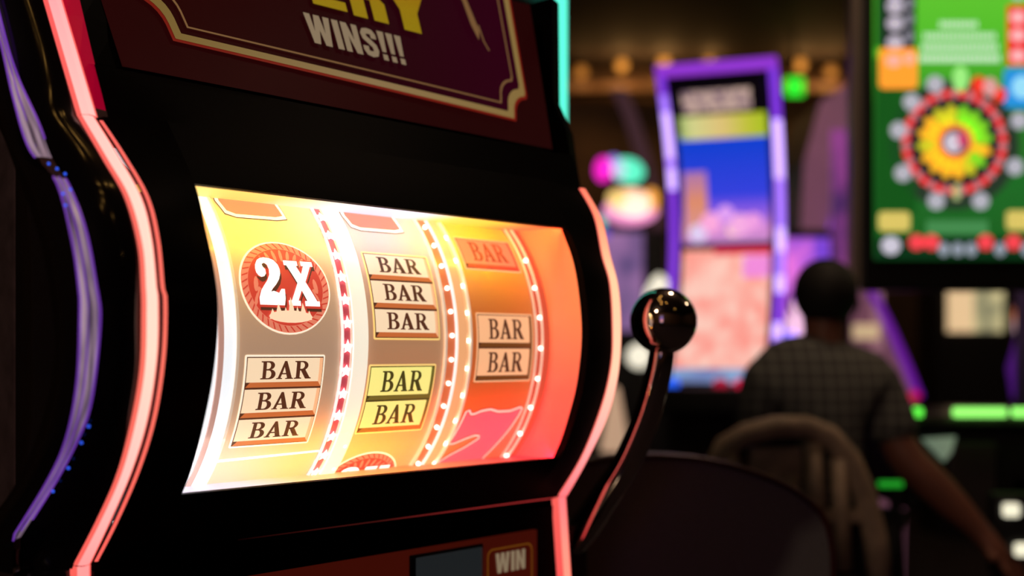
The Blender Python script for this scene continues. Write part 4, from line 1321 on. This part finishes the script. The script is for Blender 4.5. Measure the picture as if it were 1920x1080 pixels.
m_skin = noise_tint(mat('skin', (.24, .085, .055), .55), 20, .15)
m_hair = noise_tint(mat('dark_hair', (.012, .009, .008), .7), 160, .5, .4)
m_shirt = mat('checked_shirt', (.10, .095, .09), .85)
nt = m_shirt.node_tree
tc = nt.nodes.new('ShaderNodeTexCoord')
ramps = []
for ax in (0, 2):
    sp = nt.nodes.new('ShaderNodeSeparateXYZ')
    nt.links.new(tc.outputs['Object'], sp.inputs[0])
    mu = nt.nodes.new('ShaderNodeMath')
    mu.operation = 'MULTIPLY'
    mu.inputs[1].default_value = 31.0
    nt.links.new(sp.outputs[ax], mu.inputs[0])
    fr = nt.nodes.new('ShaderNodeMath')
    fr.operation = 'FRACT'
    nt.links.new(mu.outputs[0], fr.inputs[0])
    gt = nt.nodes.new('ShaderNodeMath')
    gt.operation = 'GREATER_THAN'
    gt.inputs[1].default_value = .72
    nt.links.new(fr.outputs[0], gt.inputs[0])
    ramps.append(gt)
ad = nt.nodes.new('ShaderNodeMath')
ad.operation = 'ADD'
nt.links.new(ramps[0].outputs[0], ad.inputs[0])
nt.links.new(ramps[1].outputs[0], ad.inputs[1])
rp = nt.nodes.new('ShaderNodeValToRGB')
rp.color_ramp.elements[0].color = (.085, .082, .080, 1)
rp.color_ramp.elements[1].color = (.24, .24, .225, 1)
dv = nt.nodes.new('ShaderNodeMath')
dv.operation = 'MULTIPLY'
dv.inputs[1].default_value = .5
nt.links.new(ad.outputs[0], dv.inputs[0])
nt.links.new(dv.outputs[0], rp.inputs['Fac'])
nt.links.new(rp.outputs['Color'], nt.nodes['Principled BSDF'].inputs['Base Color'])

JB = {
    'pelvis': ((0, .02, .74), .13, .10), 'waist': J(1538, 930, .02, .115, .075), 'chest': J(1536, 800, .02, .125, .075), 'upper': J(1542, 706, .02, .095, .065),
    'neck': J(1548, 640, .03, .060), 'jaw': J(1547, 592, .045, .066, .070), 'skull': J(1546, 552, .045, .074, .090), 'crown': J(1546, 522, .04, .055, .068),
    'nose': ((J(1547, 575, .0)[0][0], .155, J(1547, 575)[0][2]), .012, .012),
    'l_sh': J(1436, 722, .02, .045), 'l_el': J(1418, 880, .14, .040), 'l_wr': J(1450, 900, .36, .027),
    'r_sh': J(1652, 724, .02, .045), 'r_el': J(1688, 850, -.03, .050), 'r_fa': J(1756, 916, -.06, .050), 'r_wr': J(1840, 998, -.10, .032), 'r_hand': J(1872, 1032, -.12, .034, .018),
    'l_hand': J(1466, 900, .44, .034, .018),
    'l_hip': ((-.10, .06, .70), .095, .095), 'l_kn': ((-.14, .46, .66), .060, .060), 'l_an': ((-.14, .46, .16), .038, .038), 'l_toe': ((-.14, .62, .06), .035, .03),
    'r_hip': ((.10, .06, .70), .095, .095), 'r_kn': ((.15, .46, .66), .060, .060), 'r_an': ((.15, .46, .16), .038, .038), 'r_toe': ((.15, .62, .06), .035, .03),
}
EB = [('pelvis', 'waist'), ('waist', 'chest'), ('chest', 'upper'), ('upper', 'neck'), ('neck', 'jaw'), ('jaw', 'skull'), ('skull', 'crown'), ('skull', 'nose'),
      ('upper', 'l_sh'), ('l_sh', 'l_el'), ('l_el', 'l_wr'), ('l_wr', 'l_hand'), ('upper', 'r_sh'), ('r_sh', 'r_el'), ('r_el', 'r_fa'), ('r_fa', 'r_wr'), ('r_wr', 'r_hand'),
      ('pelvis', 'l_hip'), ('l_hip', 'l_kn'), ('l_kn', 'l_an'), ('l_an', 'l_toe'), ('pelvis', 'r_hip'), ('r_hip', 'r_kn'), ('r_kn', 'r_an'), ('r_an', 'r_toe')]
# fingers on both hands
for s, base, d in (('r', JB['r_hand'][0], Vector((.030, -.012, -.040))), ('l', JB['l_hand'][0], Vector((.012, .05, -.008)))):
    side = Vector((.020, .022, .004)) if s == 'r' else Vector((.021, -.004, 0))
    for i, (w, ln) in enumerate(((-1.3, .9), (-.45, 1.05), (.4, 1.0), (1.2, .8))):
        b0 = Vector(base) + side * w + d * .6
        JB['%s_f%da' % (s, i)] = (tuple(b0 + d * .4 * ln), .0095, .0095)
        JB['%s_f%db' % (s, i)] = (tuple(b0 + d * 1.0 * ln + Vector((0, 0, -.016))), .008, .008)
        EB += [('%s_hand' % s, '%s_f%da' % (s, i)), ('%s_f%da' % (s, i), '%s_f%db' % (s, i))]
    JB[s + '_th'] = (tuple(Vector(base) - side * 2.0 + d * .2), .010, .010)
    EB.append((s + '_hand', s + '_th'))
skin('body', JB, EB, m_skin, person)
JS = {'pelvis': (JB['pelvis'][0], .160, .125), 'waist': (JB['waist'][0], .158, .115), 'chest': (JB['chest'][0], .180, .120), 'upper': (J(1540, 700, .02)[0], .165, .110)}
JS['collar'] = (J(1548, 610, .035)[0], .084, .082)
JS['l_sh'] = (J(1430, 718, .02)[0], .088, .088)
JS['r_sh'] = (J(1646, 722, .02)[0], .084, .084)
mid = lambda a_, b_, k_: tuple(Vector(JB[a_][0]) * (1 - k_) + Vector(JB[b_][0]) * k_)
JS['l_arm'] = (mid('l_sh', 'l_el', .85), .068, .068)
JS['r_arm'] = (mid('r_sh', 'r_el', .50), .070, .070)
JS['r_cuff'] = (mid('r_sh', 'r_el', .92), .066, .066)
skin('shirt', JS, [('pelvis', 'waist'), ('waist', 'chest'), ('chest', 'upper'), ('upper', 'collar'), ('upper', 'l_sh'), ('l_sh', 'l_arm'), ('upper', 'r_sh'), ('r_sh', 'r_arm'), ('r_arm', 'r_cuff')], m_shirt, person)
m_trs = noise_tint(mat('dark_trousers', (.012, .012, .016), .8), 60, .3)
JT = {n_: (JB[n_][0], JB[n_][1] + .014, JB[n_][2] + .014) for n_ in ('pelvis', 'l_hip', 'l_kn', 'l_an', 'r_hip', 'r_kn', 'r_an')}
skin('trousers', JT, [('pelvis', 'l_hip'), ('l_hip', 'l_kn'), ('l_kn', 'l_an'), ('pelvis', 'r_hip'), ('r_hip', 'r_kn'), ('r_kn', 'r_an')], m_trs, person)
# hair cap
hc = Vector(JB['skull'][0])
rows = []
for i in range(13):
    th = math.pi * (i / 12) * .78
    rows.append([(hc.x + .081 * math.sin(th) * math.cos(a_) + (0), hc.y - .006 + .098 * math.sin(th) * math.sin(a_) * (1 if math.sin(a_) < 0 else .86), hc.z + .004 + .090 * math.cos(th) + .02 * max(0, math.sin(a_)) * (i / 12)) for a_ in np.linspace(0, 2 * math.pi, 25)[:-1]])
grid('hair', rows, m_hair, person, True, True)
for sx in (-1, 1):
    rows = [[(hc.x + sx * (.078 + .012 * math.sin(math.pi * i / 6)), hc.y + .012 + .018 * math.sin(math.pi * i / 6) * math.cos(a_), hc.z - .055 + .06 * i / 6 + .006 * math.sin(a_)) for a_ in np.linspace(0, 2 * math.pi, 9)[:-1]] for i in range(7)]
    grid('ear', rows, m_skin, person, True, True, True)

# pale-framed chair under the person
m_birch = noise_tint(mat('pale_chair_wood', (.42, .30, .22), .55), 25, .25)
Dc = 2.62
chair = thing('chair', 'pale wooden chair with pierced arched back under the seated person', 'chair', (PX(1470, 660, Dc).x, Dc, 0), 0)


def C_(x, y):
    P = PX(x, y, Dc)
    return (P.x - PX(1470, 660, Dc).x, 0, P.z)


arch = [(1318, 1080), (1326, 960), (1338, 880), (1362, 836), (1400, 812), (1450, 800), (1510, 800), (1556, 818), (1596, 862), (1624, 930), (1640, 1010), (1648, 1090)]
ap = [Vector(C_(x, y)) for x, y in arch]
tube('back_frame', [(p_.x, .01 * math.sin(i), p_.z) for i, p_ in enumerate(ap)], .027, m_birch, chair, 12)
for x, y0, y1, r in ((1372, 840, 960, .022), (1424, 900, 1000, .016), (1488, 890, 1000, .019), (1530, 830, 1040, .022), (1578, 860, 1070, .020)):
    tube('back_slat', [C_(x - 6, y0), C_(x, (y0 + y1) / 2), C_(x + 4, y1)], r, m_birch, chair, 10)
a, b = C_(1406, 902), C_(1502, 838)
box('back_splat', (a[0], -.012, a[2]), (b[0], .012, b[2]), m_birch, chair, .006)
a, b = C_(1410, 838), C_(1496, 806)
box('back_pad', (a[0], -.016, a[2]), (b[0], .016, b[2]), mat('pad_dark', (.02, .012, .012), .6), chair, .01)
a, b = C_(1330, 980), C_(1640, 955)
box('back_rail', (a[0], -.014, a[2]), (b[0], .014, b[2]), m_birch, chair, .006)
box('seat', (-.20, -.02, .585), (.24, .40, .645), mat('seat_dark', (.03, .015, .015), .6), chair, .02)
for sx in (-.18, .20):
    for sy in (0, .37):
        tube('leg', [(sx, sy, 0), (sx, sy, .60)], .018, m_birch, chair, 10)
for sx, p_ in ((-.18, ap[0]), (.20, ap[-1])):
    tube('back_post', [(sx, 0, .60), (p_.x, 0, p_.z)], .018, m_birch, chair, 10)

# round-backed black chair nearer the camera
Db = 1.95
bc = thing('chair', 'black leather chair with broad rounded back in front of the seated person', 'chair', (PX(1300, 660, Db).x, Db, 0), 0)
m_lea = noise_tint(mat('black_leather', (.20, .20, .212), .55, spec=.3), 260, .25, .12)


def Cb(x, y):
    P = PX(x, y, Db)
    return (P.x - PX(1300, 660, Db).x, P.z)


bo = [(1040, 1180), (1040, 930), (1062, 890), (1110, 866), (1190, 856), (1280, 858), (1350, 868), (1420, 888), (1480, 914), (1526, 948), (1550, 985), (1560, 1030), (1562, 1100), (1558, 1180)]
bo = [Cb(x, y) for x, y in bo]
sm_ = smooth_tab(bo)
o = prism('backrest', sm_, 0, .09, m_lea, bc, .022, True)
o.modifiers['bevel'].segments = 4
tube('rim_reflection', [(x, -.002, z) for x, z in sm_], .0055, mat('rim_reflection_red', (.07, .012, .010), .4), o, 8)  # reddish reflection along the rim, put in as a dark red cord
o = prism('seat', rrect(Cb(1040, 0)[0], .50, Cb(1560, 0)[0], .60, .04), .06, .52, m_lea, bc, .02, True)
lathe('pedestal', [(.03, .04), (.03, .52)], M['darkmetal'], bc, 16, center=(-.02, .30))
lathe('foot', [(.22, 0), (.22, .02), (.05, .05)], M['darkmetal'], bc, 28, center=(-.02, .30))
bpy.context.view_layer.update()
